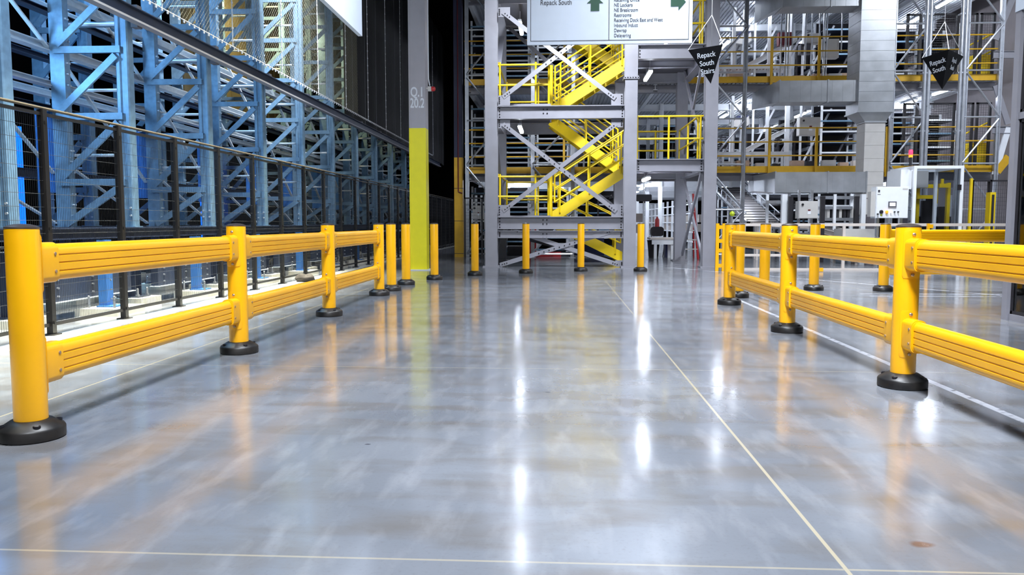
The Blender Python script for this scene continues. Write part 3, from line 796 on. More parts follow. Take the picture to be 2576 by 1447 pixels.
def arrow(cx_, cz_, rot, s):
    pts = [(-.5, -.9), (.5, -.9), (.5, 0), (.95, 0), (0, .85), (-.95, 0), (-.5, 0)]
    c0, s0 = math.cos(rot), math.sin(rot)
    q = [(cx_ + s * (x * c0 - z * s0), -.001, cz_ + s * (x * s0 + z * c0)) for x, z in pts]
    MB().prism(q, (0, -.003, 0)).build('arrow', green, sign)
x, z = sgx(1497, 8); arrow(x, z, 0, .145)
x, z = sgx(1707, 5); arrow(x, z, -PI / 2, .145)
for x in (.4, sw - .4):
    MB().tube([(x, .025, sh), (x, .025, 9)], .01, 6).build('hanger', galv, sign)

def pennant(nm_lbl, corners, apex, Y0, lines, txt_faces):
    P = [at(x, y, yy) for x, y, yy in corners]; D = at(*apex[:2], apex[2])
    c0 = sum(P, Vector()) / len(P)
    root = thing('hanging_pennant_sign', nm_lbl, 'sign', D)
    rel = [p - D for p in P]; n = len(P)
    b = MB(); b.add(rel + [Vector((0, 0, 0))], [(i, (i + 1) % n, n) for i in range(n)] + [tuple(range(n))]); b.build('body', sign_k, root)
    hk = at(apex[3], apex[4], Y0) - D
    b = MB()
    for r_ in rel: b.tube([r_, hk], .006, 5)
    b.tube([hk, hk + Vector((0, 0, 3))], .004, 5)
    b.build('cord', string_w, root)
    for (i, j, ln, size, sx, off, top) in txt_faces:
        p, q = rel[i], rel[j]; xd = (q - p).normalized(); nn = xd.cross(Vector((0, 0, 1))); 
        mid = (p + q) / 2; down = (Vector((0, 0, 0)) - mid); nrm = xd.cross(-down).normalized()
        zd = nrm.cross(xd).normalized()
        if nrm.y > 0: nrm = -nrm
        for k, s in enumerate(ln):
            o = mid + xd * off - zd * (top + k * size * 1.12) + nrm * .008
            text('lettering', s, o, xd, zd, size, ink_w, root, sx, .002, 'CENTER', .0015)
    return root
pennant('black three-sided pennant sign reading Repack South Stairs', [(1731, 126, 14.5), (1819, 112, 14.35), (1790, 117, 14.9)], (1788, 211, 14.55, 1791, 38), 14.6, None,
        [(0, 1, ['Repack', 'South', 'Stairs'], .125, .86, .0, .17)])
pennant('black three-sided pennant sign on the right reading Repack South on two faces', [(2320, 146, 15.25), (2387, 124, 14.8), (2424, 142, 15.3)], (2370, 225, 15.05, 2377, 55), 15.1, None,
        [(0, 1, ['Repack', 'South'], .122, .86, .012, .19), (1, 2, ['Repack', 'South'], .115, .6, .0, .17)])
# ------------------------------------------------------------------ mezzanine
MY = 24.0; MX0, MX1 = xat(1170, 560, MY), xat(2502, 560, MY)
DZ = [(zat(436, MY), zat(420, MY)), (zat(212, MY), zat(197, MY)), (zat(212, MY) + 2.66, zat(197, MY) + 2.66)]
mez = thing('mezzanine', 'three-storey steel mezzanine with yellow edge beams filling the background', 'mezzanine', (0, 0, 0))
for k, (z0, z1) in enumerate(DZ):
    b = MB(); b.box(MX0, MX1, MY + .06, 50, z0 + .03, z1 - .02)
    for i in range(int((MX1 - MX0) / .12)):
        x = MX0 + i * .12; b.box(x, x + .07, MY + .1, 50, z0 + .0, z0 + .03)
    part(b, 'deck', deck_w, mez)
    b = MB(); b.extr([(-a_, c_) for a_, c_ in C(z1 - z0, .07, .01)], (MX0, MY + .02, (z0 + z1) / 2), (MX1, MY + .02, (z0 + z1) / 2)); part(b, 'edge_beam', fas_y, mez)
    for i, y in enumerate((24.35, 28.2, 32.2, 36.2, 40.2, 44.2)):
        part(MB().extr(I(.22, .16, .014, .01), (MX0, y, z0 - .12), (MX1, y, z0 - .12)), 'cross_beam', steel if i == 0 else white, mez)
    for x in (MX0 + .1, 2.9, 8.7, 10.6):
        part(MB().extr(I(.16, .12, .012, .01), (x, MY + .2, z0 - .08), (x, 50, z0 - .08)), 'joist', white, mez)
for y in (28.2, 32.2, 36.2, 40.2):
    for x in (-2.2, .6, 3.6, 6.0, 8.0, 10.2, 12.6):
        part(MB().extr(RR(.14, .14, .02), (x, y, 0), (x, y, 10), (0, 1, 0), smooth=True), 'column', white, mez)
# galvanised lattice columns on the front
def lattice(px0, px1, lbl, Y=MY - .12, split=1):
    x0, x1 = xat(px0, 560, Y), xat(px1, 560, Y)
    r = thing('lattice_tower', lbl, 'steelwork', (0, Y, 0))
    for x in (x0, x1):
        b = MB(); b.extr([(-.055, -.05), (.055, -.05), (.055, .05), (.03, .05), (.03, .02), (-.03, .02), (-.03, .05), (-.055, .05)], (x, 0, .01), (x, 0, 10), (0, -1, 0)); b.box(x - .1, x + .1, -.1, .1, 0, .01)
        part(b, 'upright', galv, r)
    z = .12; k = 0; hh = 1.32
    while z < 9:
        part(MB().tube([(x0, -.03, z), (x1, -.03, z)], .026, 8), 'rung', galv, r)
        q = ((x0, -.05, z + .03), (x1, -.05, z + hh - .06)) if k % 2 == 0 else ((x1, -.05, z + .03), (x0, -.05, z + hh - .06))
        part(MB().tube(q, .028, 8), 'diagonal', galv, r)
        z += hh; k += 1
    return r
lattice(1776, 1866, 'galvanised lattice frame in front of the mezzanine, just right of the tower')
lattice(2232, 2312, 'galvanised lattice frame in front of the mezzanine, right of the tall duct')
lattice(2412, 2497, 'galvanised lattice frame at the right end of the mezzanine front')
lattice(1176, 1262, 'galvanised lattice frame left of the stair tower, beside the dark hall')
lattice(1340, 1440, 'galvanised lattice frame behind the stair tower', MY - .1)
# railings
def railing(zb, x0, x1, lbl, posts):
    r = thing('safety_railing', lbl, 'railing', (0, MY - .03, zb))
    for h in (.3, .7, 1.1):
        part(MB().tube([(x0, 0, h), (x1, 0, h)], .02, 8), 'rail', fas_y, r)
    for x in posts: part(MB().box(x - .035, x + .035, -.03, .03, -.32, 1.12), 'post', fas_y, r)
for k, (z0, z1) in enumerate(DZ[:2]):
    nm = ['lower', 'upper'][k]
    railing(z1, xat(1800, 560, MY), xat(2150, 560, MY), 'yellow %s railing on the mezzanine left of the tall duct' % nm, [xat(1930, 560, MY), xat(2047, 560, MY)])
    railing(z1, xat(2224, 560, MY), xat(2495, 560, MY), 'yellow %s railing on the mezzanine right of the tall duct' % nm, [xat(2222, 560, MY)])
    railing(z1, MX0, xat(1560, 560, MY), 'yellow %s railing on the mezzanine behind the stair tower' % nm, [MX0 + .1, .2])

# ------------------------------------------------------------------ ducts
DY = 22.9
def dx(px): return xat(px, 560, DY)
def dz(py): return zat(py, DY)
dv = thing('air_duct', 'tall galvanised vertical air duct narrowing halfway down, with three side branches', 'duct', (0, DY, 0))
w0, w1 = xat(2148, 150, DY), xat(2234, 150, DY); n0, n1 = xat(2163, 400, DY), xat(2213, 400, DY)
b = MB(); zt = dz(292); b.box(w0, w1, -.45, .5, zt, 9.5)
z = zt
while z < 9.3:
    b.box(w0 - .008, w1 + .008, -.458, .508, z, z + .012); z += .27
part(b, 'upper_shaft', duct, dv)
z2 = dz(316)
b = MB(); v = [(w0, -.45, zt), (w1, -.45, zt), (w1, .5, zt), (w0, .5, zt), (n0, -.3, z2), (n1, -.3, z2), (n1, .3, z2), (n0, .3, z2)]
b.add(v, [(0, 1, 5, 4), (1, 2, 6, 5), (2, 3, 7, 6), (3, 0, 4, 7), (0, 3, 2, 1), (4, 5, 6, 7)]); b.box(w0 - .03, w1 + .03, -.48, .53, zt - .02, zt + .02); b.box(n0 - .03, n1 + .03, -.33, .33, z2 - .015, z2 + .015); part(b, 'taper', duct, dv)
b = MB(); z3 = dz(500); b.box(n0, n1, -.3, .3, z3, z2); z = z3
while z < z2: b.box(n0 - .006, n1 + .006, -.306, .306, z, z + .01); z += .36
part(b, 'lower_shaft', cab, dv)
b = MB(); b.box(xat(2190, 500, DY) - .45, xat(2200, 500, DY), -.28, .28, dz(540), z3); part(b, 'end_box', cab, dv)
for (p0, p1, q0, q1) in ((1945, 2150, -40, 34), (1943, 2150, 214, 266), (1938, 2166, 437, 487)):
    b = MB(); x0, x1 = dx(p0), dx(p1); za, zb = dz(q1), dz(q0)
    b.box(x0, x1, -.35, .4, za, zb)
    for t in (0, .57, .985): b.box(x0 + (x1 - x0) * t, x0 + (x1 - x0) * t + .035, -.37, .42, za - .02, zb + .02)
    for t in range(1, 8): b.box(x0 + (x1 - x0) * t / 8, x0 + (x1 - x0) * t / 8 + .008, -.354, .404, za, zb)
    part(b, 'branch', duct, dv)
    b = MB(); v = [(x0, -.35, za), (x0, .4, za), (x0, .4, zb), (x0, -.35, zb), (x0 - .2, 1.2, za + .1), (x0 - .2, 1.9, za + .1), (x0 - .2, 1.9, zb), (x0 - .2, 1.2, zb)]
    b.add(v, [(0, 1, 2, 3), (7, 6, 5, 4), (0, 3, 7, 4), (1, 5, 6, 2), (3, 2, 6, 7), (0, 4, 5, 1)]); part(b, 'elbow', duct, dv)
# shiny vertical pipes
for px, l in ((2316, 'pair of shiny vertical pipes behind the right pennant sign, left pair'), (2404, 'pair of shiny vertical pipes right of the right pennant sign')):
    r = thing('vertical_pipes', l, 'pipe', (xat(px, 560, 23.2), 23.2, 0))
    for s in (-.055, .055): part(MB().tube([(s, 0, 0), (s, 0, 9)], .05, 14), 'pipe', galv, r)
    b = MB()
    for z in (2, 3.6, 5.2, 6.8): b.box(-.12, .12, -.02, .15, z, z + .04)
    part(b, 'clamp', galv, r)
for i, px in enumerate((1965, 1977, 1984, 1993, 2026, 2042, 2061, 2073, 2080, 2117)):
    Y = 24.6; x = xat(px, 100, Y)
    tag(MB().tube([(x, Y, DZ[1][1] + random.choice((0, .3, .8))), (x, Y, DZ[2][0])], .022 + .012 * (i % 3 == 1), 8).build('conduit', galv), 'thin galvanised conduit rising on the upper mezzanine behind the railing', 'conduit', 'thin vertical conduits on the upper mezzanine')

# ------------------------------------------------------------------ equipment helpers
def cabinet(px0, py0, px1, py1, Y, lbl, depth=.3, mat=cab, post=True, label_=True):
    a, c_ = at(px0, py0, Y), at(px1, py1, Y); w, h = c_.x - a.x, a.z - c_.z
    r = thing('electrical_cabinet', lbl, 'cabinet', (a.x, Y, c_.z))
    part(MB().box(0, w, 0, depth, 0, h), 'body', mat, r)
    d = part(MB().box(.015, w - .015, -.02, 0, .015, h - .015), 'door', mat, r)
    b = MB(); b.lathe([(.03, 0), (.03, -.03), (.02, -.04)], (w * .18, -.02, h * .8), 12, 'Y'); part(b, 'switch', bolt_k, d)
    if label_:
        b = MB(); b.box(w * .45, w * .62, -.024, -.02, h * .25, h * .42); part(b, 'notice', white, d)
        b = MB(); b.box(w * .47, w * .6, -.024, -.02, h * .44, h * .52); part(b, 'plate', maroon, d)
    if post:
        b = MB(); b.box(.05, .11, depth - .06, depth, -1.6 if c_.z > 2 else -c_.z, h + .3); b.box(w - .11, w - .05, depth - .06, depth, -.4, h + .3); part(b, 'stand', galv, r)
    return r
cabinet(2012, 295, 2062, 340, 24.9, 'grey electrical cabinet with a notice, on the middle mezzanine level', post=False)
cabinet(2010, 506, 2057, 550, 21.2, 'grey electrical cabinet with a notice, at ground level left of the control cabinet')
cabinet(2026, 84, 2064, 108, 24.9, 'pale grey electrical cabinet on the upper mezzanine level', post=False, label_=False)
cabinet(2015, 110, 2043, 134, 24.8, 'small dark grey cabinet below the pale one on the upper mezzanine', mat=steel_d, post=False, label_=False)
cabinet(2068, 98, 2110, 145, 24.7, 'wide blank grey cabinet beside the tall duct on the upper mezzanine', mat=cab, post=False, label_=False)
cabinet(1189, 517, 1216, 552, 23.4, 'grey control box with small knobs, left of the stair tower', label_=True)
a = at(1960, 81, 24.7); c_ = at(1992, 113, 24.7)
tag(MB().box(a.x, c_.x, 24.7, 24.95, c_.z, a.z).build('red_cabinet', maroon), 'dark red wall cabinet between conduits on the upper mezzanine', 'cabinet')

def conveyor(p0, p1, w, lbl, legs=True, rails=False, mat=rollm, side=white, group=None, pitch_=.1, zfloor=0):
    p0, p1 = Vector(p0), Vector(p1); d = (p1 - p0); L = d.length; dn = d.normalized()
    sd = dn.cross(Vector((0, 0, 1))).normalized()
    r = thing('roller_conveyor', lbl, 'conveyor', p0, 0, group)
    for s in (-1, 1):
        part(MB().extr(C(.13, .04, .006) if s > 0 else [(-a_, b_) for a_, b_ in C(.13, .04, .006)], sd * s * w / 2, d + sd * s * w / 2), 'side_frame', side, r)
        if rails:
            b = MB(); o = Vector((0, 0, .28)); b.tube([sd * s * (w / 2 + .03) + o, d + sd * s * (w / 2 + .03) + o], .02, 8)
            for k in range(int(L / .6) + 1):
                q = dn * (k * .6) + sd * s * (w / 2 + .03); b.tube([q, q + o], .014, 6)
            part(b, 'guard_rail', side, r)
    n = int(L / pitch_); b = MB(); u = sd.cross(dn)
    for k in range(n):
        q = dn * ((k + .5) * L / n) + u * .035; b.tube([q - sd * (w / 2 - .01), q + sd * (w / 2 - .01)], .026, 8)
    o = part(b, 'rollers', mat, r)
    o['kind'] = 'stuff'
    if legs:
        for t in (.08, .5, .92):
            q = d * t; b = MB()
            for s in (-1, 1):
                e = q + sd * s * (w / 2 - .02)
                b.box(e.x - .03, e.x + .03, e.y - .03, e.y + .03, zfloor - p0.z, e.z - .05)
            b.bar(q + sd * (w / 2) + Vector((0, 0, -(p0.z + q.z - zfloor) * .6)), q - sd * (w / 2) + Vector((0, 0, -(p0.z + q.z - zfloor) * .6)), .03, .05)
            part(b, 'leg', side, r)
    return r
# incline conveyor
P0 = at(1830, 474, 28.2); P1 = at(1918, 560, 24.3)
conveyor(P0, P1, .95, 'inclined slatted belt conveyor coming down from the mezzanine behind the right barrier', True, True, dark, galv, pitch_=.28)
bt = MB().extr([(-.43, -.01), (.43, -.01), (.43, .012), (-.43, .012)], Vector((0, 0, .03)), (P1 - P0) + Vector((0, 0, .03))).build('belt', rollm, [o for o in col.objects if o.name.startswith('roller_conveyor')][-1])
conveyor(at(1890, 563, 23.3), at(2060, 571, 23.0), .7, 'level roller conveyor at the foot of the inclined belt', True, False, rollm, cream)
conveyor(at(2063, 573, 22.6), at(2190, 606, 20.6), .6, 'low roller conveyor sloping down to the right towards the control cabinet', True, False, rollm, cream)
# white railing
WY = 18.1
wr = thing('guard_railing', 'low cream painted guard railing with three rails behind the yellow bollards', 'railing', (0, WY, 0))
x0, x1 = xat(1822, 600, WY), xat(2580, 600, WY)
for (pa, pb) in ((562, 569), (638, 644), (673, 681)):
    z0, z1 = zat(pb, WY), zat(pa, WY); part(MB().box(x0, x1, -.03, .03, z0, z1), 'rail', cream, wr)
for k in range(6): 
    x = x0 + .03 + (x1 - x0 - .06) * k / 5; part(MB().box(x - .03, x + .03, -.028, .028, 0, zat(563, WY)), 'post', cream, wr)
# thin yellow gate posts
def gate(px0, px1, lbl, Y, tabs):
    r = thing('gate_post', lbl, 'gate post', (xat(px0, 620, Y), Y, 0)); w = xat(px1, 620, Y) - xat(px0, 620, Y)
    part(MB().box(0, w * .42, -.03, .03, 0, 1.04), 'upright', rail_y, r)
    if not tabs: part(MB().box(w * .85, w * 1.25, -.03, .03, 0, 1.04), 'upright', rail_y, r)
    for z in ((.12, .45, .66, .96) if not tabs else (.05, .98)):
        part(MB().box(w * .42, w * .85 if not tabs else w * 1.1, -.025, .025, z - .04, z + .04), 'rung', rail_y, r)
gate(1800, 1819, 'yellow ladder-shaped gate post beside the right tower column', 17.6, False)
gate(2049, 2070, 'thin yellow gate post with top and bottom tabs behind the right barrier', 17.4, True)
gate(2330, 2343, 'thin yellow post top showing behind the nearest post of the right barrier', 17.4, True)

# control cabinet with screen
CY = 19.3
a, c_ = at(2205, 470, CY), at(2283, 549, CY); w, h = c_.x - a.x, a.z - c_.z
cc = thing('control_cabinet', 'white control cabinet with a small lit screen and coloured knobs', 'cabinet', (a.x, CY, c_.z))
part(MB().box(0, w, 0, .3, 0, h), 'body', white, cc)
d = part(MB().box(.01, w - .01, -.025, 0, .01, h - .01), 'door', white, cc)
part(MB().box(-.1, 0, .05, .25, h * .05, h * .85), 'side_duct', cab, cc)
sx0, sx1, sz0, sz1 = w * .37, w * .62, h * .345, h * .53
part(MB().box(sx0, sx1, -.045, -.025, sz0, sz1), 'screen_frame', steel_d, d)
s2 = part(MB().box(sx0 + .03, sx1 - .03, -.05, -.045, sz0 + .03, sz1 - .03), 'screen', screen_e, d)
for x, z, r_, m in ((.16, .2, .045, bolt_k), (.33, .2, .035, lamp_a), (.45, .2, .018, screen_e), (.57, .2, .018, bolt_k), (.68, .2, .018, bolt_k), (.05, .13, .02, dark)):
    part(MB().lathe([(r_, 0), (r_, -.02), (r_ * .6, -.05)], (w * x, -.025, h * z), 14, 'Y'), 'knob', m, d)
b = MB(); b.box(w * .14, w * .19, -.028, -.025, h * .07, h * .13); b.box(w * .31, w * .36, -.028, -.025, h * .13, h * .165); part(b, 'yellow_tag', lime, d)
b = MB(); b.box(w * .04, w * .1, -.028, -.025, h * .82, h * .9); b.box(w * .03, w * .12, -.028, -.025, h * .75, h * .765); part(b, 'marking', ink, d)
b = MB(); b.box(w * .8, w * .96, -.028, -.025, h * .9, h * .95); part(b, 'notice', cab, d)
for x in (.08, w - .12): part(MB().box(x, x + .05, .1, .15, -c_.z, 0), 'leg', galv, cc)
# enclosure
EY = 19.6
a, c_ = at(2300, 417, EY), at(2416, 640, EY); w, zt = c_.x - a.x, a.z
en = thing('machine_enclosure', 'white framed machine enclosure with clear panels and a red beacon', 'machine', (a.x, EY, 0))
def fr(b, x0, x1, y, z0, z1, t=.07):
    b.box(x0, x0 + t, y, y + t, z0, z1); b.box(x1 - t, x1, y, y + t, z0, z1); b.box(x0 + t, x1 - t, y, y + t, z1 - t, z1); b.box(x0 + t, x1 - t, y, y + t, z0, z0 + t)
b = MB(); fr(b, 0, w, 0, .0, zt); part(b, 'front_frame', white, en)
b = MB(); fr(b, 0, w, 1.3, 0, zt)
for x in (0.001, w - .071):
    for z in (.001, zt - .071): b.box(x, x + .07, .07, 1.3, z, z + .07)
part(b, 'rear_frame', white, en)
part(MB().box(.07, w - .07, .03, .036, .07, zt - .07), 'clear_panel', poly, en)
part(MB().box(-.26, 0, .1, .9, zt - .55, zt - .08), 'side_hood', white, en)
b = MB(); b.box(-.26, -.2, .1, .16, .2, zt - .55); part(b, 'side_post', white, en)
part(MB().box(-.2, 0, .12, .126, .2, zt - .55), 'clear_panel', poly, en)
part(MB().box(.07, w * .45, .4, 1.2, zt - .5, zt - .1), 'roof_box', cab, en)
part(MB().box(w - .14, w - .06, -.03, 0, zt - .58, zt - .45), 'latch', bolt_k, en)
b = MB(); b.lathe([(.03, 0), (.03, .2)], (-.07, .05, zt), 12); part(b, 'beacon_pole', dark, en)
b = MB(); b.lathe([(.045, .2), (.045, .26)], (-.07, .05, zt), 16); part(b, 'amber_light', lamp_a, en)
b = MB(); b.lathe([(.045, .26), (.045, .36), (.03, .38)], (-.07, .05, zt), 16); part(b, 'red_light', lamp_r, en)
# yellow machine inside
mh = thing('palletiser_arm', 'yellow gantry machine seen through the clear enclosure panels', 'machine', (a.x, EY + 1.8, 0))
b = MB(); YM = EY + 1.8
def pb(px0, py0, px1, py1, Y, dep=.1):
    p, q = at(px0, py0, Y), at(px1, py1, Y); return (xat(px0, 560, Y) - a.x, xat(px1, 560, Y) - a.x, Y - YM, Y - YM + dep, q.z, p.z)
for q in ((2305, 464, 2352, 473), (2305, 491, 2352, 500), (2360, 462, 2388, 472), ): b.box(*pb(*q, YM))
b.box(*pb(2364, 450, 2370, 470, YM + .02, .06))
part(b, 'crossbeam', stair_y, mh)
b = MB(); b.box(*pb(2380, 460, 2388, 675, YM + .12)); b.box(*pb(2303, 460, 2311, 675, YM + .12)); part(b, 'column', stair_y, mh)
b = MB(); b.bar(Vector(pb(2354, 470, 2354, 470, YM)[::2]) , Vector((pb(2354, 512, 2354, 512, YM)[0], 0, pb(2354, 512, 2354, 512, YM)[4])), .05, .05) if False else b.box(*pb(2352, 474, 2357, 512, YM - .05)); part(b, 'gripper', stair_y, mh)
b = MB(); b.box(*pb(2318, 505, 2346, 560, YM + .4)); b.box(*pb(2360, 520, 2376, 600, YM + .4)); b.box(*pb(2310, 545, 2392, 640, YM + .5)); part(b, 'drive_unit', dark, mh)
# black mesh fence behind the enclosure
def mesh_screen(px0, px1, py0, py1, Y, lbl, group=None, horiz=12, mat=dark, vgap=.05):
    p, q = at(px0, py0, Y), at(px1, py1, Y); w = q.x - p.x; z0, z1 = q.z, p.z
    r = thing('mesh_screen', lbl, 'fence', (p.x, Y, z0), 0, group); h = z1 - z0
    b = MB(); b.box(0, .05, -.02, .03, 0, h); b.box(w - .05, w, -.02, .03, 0, h); b.box(0, w, -.02, .02, h - .04, h); part(b, 'frame', mat, r)
    b = MB(); n = int(w / vgap)
    for k in range(1, n): b.wire((w * k / n, 0, 0), (w * k / n, 0, h), .003)
    for k in range(1, int(h / .1)): b.wire((0, 0, k * .1), (w, 0, k * .1), .003)
    part(b, 'mesh', mat, r)
    return r
mesh_screen(2418, 2440, 453, 655, 20.9, 'narrow black mesh door right of the white enclosure')
mesh_screen(2445, 2486, 453, 655, 20.9, 'black mesh fence panel right of the yellow post')
mesh_screen(2486, 2530, 453, 655, 20.95, 'black mesh fence panel nearest the glass booth corner')
tag(MB().box(xat(2437, 560, 20.8), xat(2443, 560, 20.8), 20.8, 20.86, 0, zat(452, 20.8)).build('yellow_post', stair_y), 'slim yellow post between the two black mesh panels', 'post')
b = MB(); b.box(*[xat(2488, 560, 20.5), xat(2502, 560, 20.5), 20.5, 20.7, 0, zat(486, 20.5)]); 
lc = thing('light_curtain', 'short yellow guard column with a dark slot, right of the mesh fence', 'post', (0, 0, 0)); part(b, 'housing', stair_y, lc)
part(MB().box(xat(2493, 560, 20.48), xat(2498, 560, 20.48), 20.47, 20.5, .2, zat(492, 20.5)), 'slot', dark, lc)
mesh_screen(1167, 1215, 497, 655, 23.2, 'black mesh fence panel left of the stair tower')

# ------------------------------------------------------------------ shelving with slats in the mezzanine
def shelving(x0, x1, Y, z0, z1, lbl, group=None, gap=.3, d=1.0, mat=white, slat=rack_dark, boxes=True):
    r = thing('slatted_shelving', lbl, 'shelving', (x0, Y, z0), 0, group); w = x1 - x0; h = z1 - z0
    for x in (0, w - .06):
        for y in (0, d - .06): part(MB().box(x, x + .06, y, y + .06, 0, h), 'post', mat, r)
    n = int(h / gap)
    for k in range(n):
        z = gap * (k + .6)
        b = MB(); b.box(0, w, -.01, .03, z, z + .05); b.m = 1; b.box(0, w, .03, d, z, z + .02)
        part(b, 'shelf', [mat if k % 2 else rack_g, slat], r)
    if boxes:
        b = MB(); b.box(.06, w - .06, d, d + .03, 0, h); part(b, 'shade_panel', dark, r)  # dark sheet stands in for the unlit depth behind the shelves
    return r
lv = [0, DZ[0][1], DZ[1][1]]; tp = [DZ[0][0] - .3, DZ[1][0] - .3, DZ[2][0] - .3]
ln = ['ground floor', 'middle level', 'upper level']
for k in range(3):
    z0, z1 = lv[k], tp[k]
    shelving(xat(2062, 400, 26), xat(2160, 400, 26), 26, z0, z1, 'dark shelving with pale slats left of the tall duct, %s' % ln[k], gap=.28 + .05 * k)
    shelving(xat(2238, 400, 27), xat(2300, 400, 27), 27, z0, z1, 'dark shelving just right of the tall duct, %s' % ln[k], gap=.34)
    shelving(xat(2325, 400, 25.9), xat(2400, 400, 25.9), 25.9, z0, z1 - .3, 'dark shelving between the shiny pipes, %s' % ln[k], gap=.42)
    shelving(xat(1268, 400, 26), xat(1332, 400, 26), 26, z0 + (0 if k else .0), z1, 'dark stacked slat rack seen through the left half of the stair tower, %s' % ln[k], gap=.16)
    shelving(xat(1350, 400, 27), xat(1430, 400, 27), 27, z0, z1, 'dark slatted rack seen through the middle of the stair tower, %s' % ln[k], gap=.2)
    shelving(xat(1450, 400, 29), xat(1560, 400, 29), 29, z0, z1, 'dark slatted rack seen through the right of the stair tower, %s' % ln[k], gap=.3)
    shelving(xat(1185, 400, 26), xat(1222, 400, 26), 26, z0, z1, 'narrow dark rack left of the stair tower, %s' % ln[k], gap=.3)
    # dim machinery deeper in
    for j, (xa, xb, yy) in enumerate(((3.8, 5.4, 31), (6.8, 8.4, 33.5), (9.0, 10.4, 31.5), (10.9, 12.6, 33.5), (4.8, 8.2, 41), (8.6, 12.8, 43), (-2.4, 3, 39))):
        if k == 0 and j in (0, 4, 6): continue
        shelving(xa, xb, yy, z0, z1 - .2 * (j % 3), 'dim slatted rack deep inside the mezzanine, %s' % ln[k], 'dim racks deep in the %s of the mezzanine' % ln[k], gap=.3 + .06 * (j % 4))
    if k:
        shelving(xat(1890, 400, 28.4), xat(1958, 400, 28.4), 28.4, z0, z1 - .6, 'dark machinery rack between white posts behind the left railing, %s' % ln[k], 'dark machinery racks behind the left railing, %s' % ln[k], gap=.55, mat=steel_d)
        shelving(xat(1975, 400, 28.6), xat(2056, 400, 28.6), 28.6, z0, z1 - .1, 'dark machinery rack behind the cabinets and conduits, %s' % ln[k], gap=.7, mat=steel_d)
    # mesh screens on the right, upper levels
    if k:
        for (pa, pb_) in ((2268, 2306), (2326, 2398), (2415, 2444), (2450, 2488)):
            za, zb = lv[k] + 1.9, lv[k]
            y_ = 24.75
            p = xat(pa, 400, y_); q = xat(pb_, 400, y_)
            r = thing('mesh_screen', 'black framed mesh guard screen behind the right-hand yellow railing, %s' % ln[k], 'fence', (p, y_, zb), 0, 'mesh guard screens, %s right' % ln[k])
            w = q - p; h = za - zb
            b = MB(); b.box(0, .07, -.02, .05, 0, h); b.box(w - .07, w, -.02, .05, 0, h); b.box(0, w, -.02, .03, h - .05, h); part(b, 'frame', dark, r)
            b = MB()
            for i in range(1, int(w / .07)): b.wire((i * .07, 0, 0), (i * .07, 0, h), .0035)
            for i in range(1, int(h / .07)): b.wire((0, 0, i * .07), (w, 0, i * .07), .0035)
            part(b, 'mesh', dark, r)
        # small yellow stair to the right
        y_ = 24.95; xa, xb = xat(2424, 400, y_), xat(2484, 400, y_)
        r = thing('step_platform', 'small yellow stepped platform at the right end of the %s' % ln[k], 'platform', (xa, y_, lv[k])); w = xb - xa
        b = MB()
        for h in (.5, 1.0): b.tube([(0, 0, h), (w, 0, h + .35)], .025, 8)
        for t in (0, .5, 1): b.tube([(w * t, 0, 0), (w * t, 0, 1.0 + .35 * t)], .028, 8)
        part(b, 'railing', stair_y, r)
        b = MB(); b.box(w * .3, w, .1, .9, 0, .75); part(b, 'body', stair_y, r)
    # machines and inclined feeders, left zone
    Yv = 25.6
    if k:
        dzv = lv[k] - DZ[0][1]
        p0 = at(1862, 386, Yv) + Vector((0, 0, dzv)); p1 = at(1968, 332, Yv) + Vector((0, 0, dzv))
        conveyor(p0, p1, .5, 'white ribbed feeder climbing to the right on the %s' % ln[k], False, False, white, white, pitch_=.16)
        q0 = at(1800, 389, Yv - .5) + Vector((0, 0, dzv)); q1 = at(1975, 389, Yv - .5) + Vector((0, 0, dzv)); q0.z = q1.z
        conveyor(q0, q1, .6, 'white level conveyor low behind the railing on the %s' % ln[k], True, False, tan, white, zfloor=lv[k])
        # tub machine
        m0, m1 = at(1834, 292, 26), at(1886, 322, 26); 
        r = thing('tilting_hopper', 'grey tilted hopper on white legs, on the %s' % ln[k], 'machine', (m0.x, 26, m1.z + dzv)); w = m1.x - m0.x; h = m0.z - m1.z
        part(MB().prism([(0, 0, h * .2), (w * .75, 0, 0), (w, 0, h * .35), (w * .95, 0, h), (w * .35, 0, h * .8)], (0, .8, 0)), 'tub', cab, r)
        part(MB().prism([(w * .25, -.02, h * .75), (w * .8, -.02, h * .8), (w * .95, -.02, h * 1.05), (w * .4, -.02, h * 1.0)], (0, .6, 0)), 'lid', dark_b, r)
        for x in (.1, .6): part(MB().box(w * x, w * x + .1, .2, .3, lv[k] - m1.z - dzv, h * .1), 'leg', white, r)
        for j, (px, wd) in enumerate(((1838, .08), (1862, .07), (1890, .06), (1925, .09), (1974, .12), (2010, .06))):
            x = xat(px, 400, 25.2 + .3 * (j % 3)); yy = 25.2 + .3 * (j % 3)
            tag(MB().box(x, x + wd, yy, yy + wd, lv[k], tp[k] + .1).build('support_post', white), 'white support post behind the left railing on the %s' % ln[k], 'post', 'white support posts, %s' % ln[k])
        for j in range(9):
            x = 5.0 + j * .5 + random.random() * .3; yy = 24.9 + random.random() * .5; s = .16 + random.random() * .2
            m = random.choice((tan, tan, cream, cab, dark))
            tag(MB().box(x, x + s * 1.4, yy, yy + s, lv[k], lv[k] + s * .9).build('carton', m), 'small box standing on the deck behind the lower railing, %s' % ln[k], 'box', 'small boxes on the %s deck edge' % ln[k])
        for j in range(5):
            xa = 5.2 + j * .9; yy = 26.3 + .2 * (j % 2)
            tag(MB().bar((xa, yy, lv[k] + .2), (xa + .9, yy, lv[k] + 2.0), .05, .07, (0, 1, 0)).build('brace_bar', white if j % 2 else steel), 'slanting white brace among the machinery, %s' % ln[k], 'brace', 'slanting braces, %s' % ln[k])
    else:
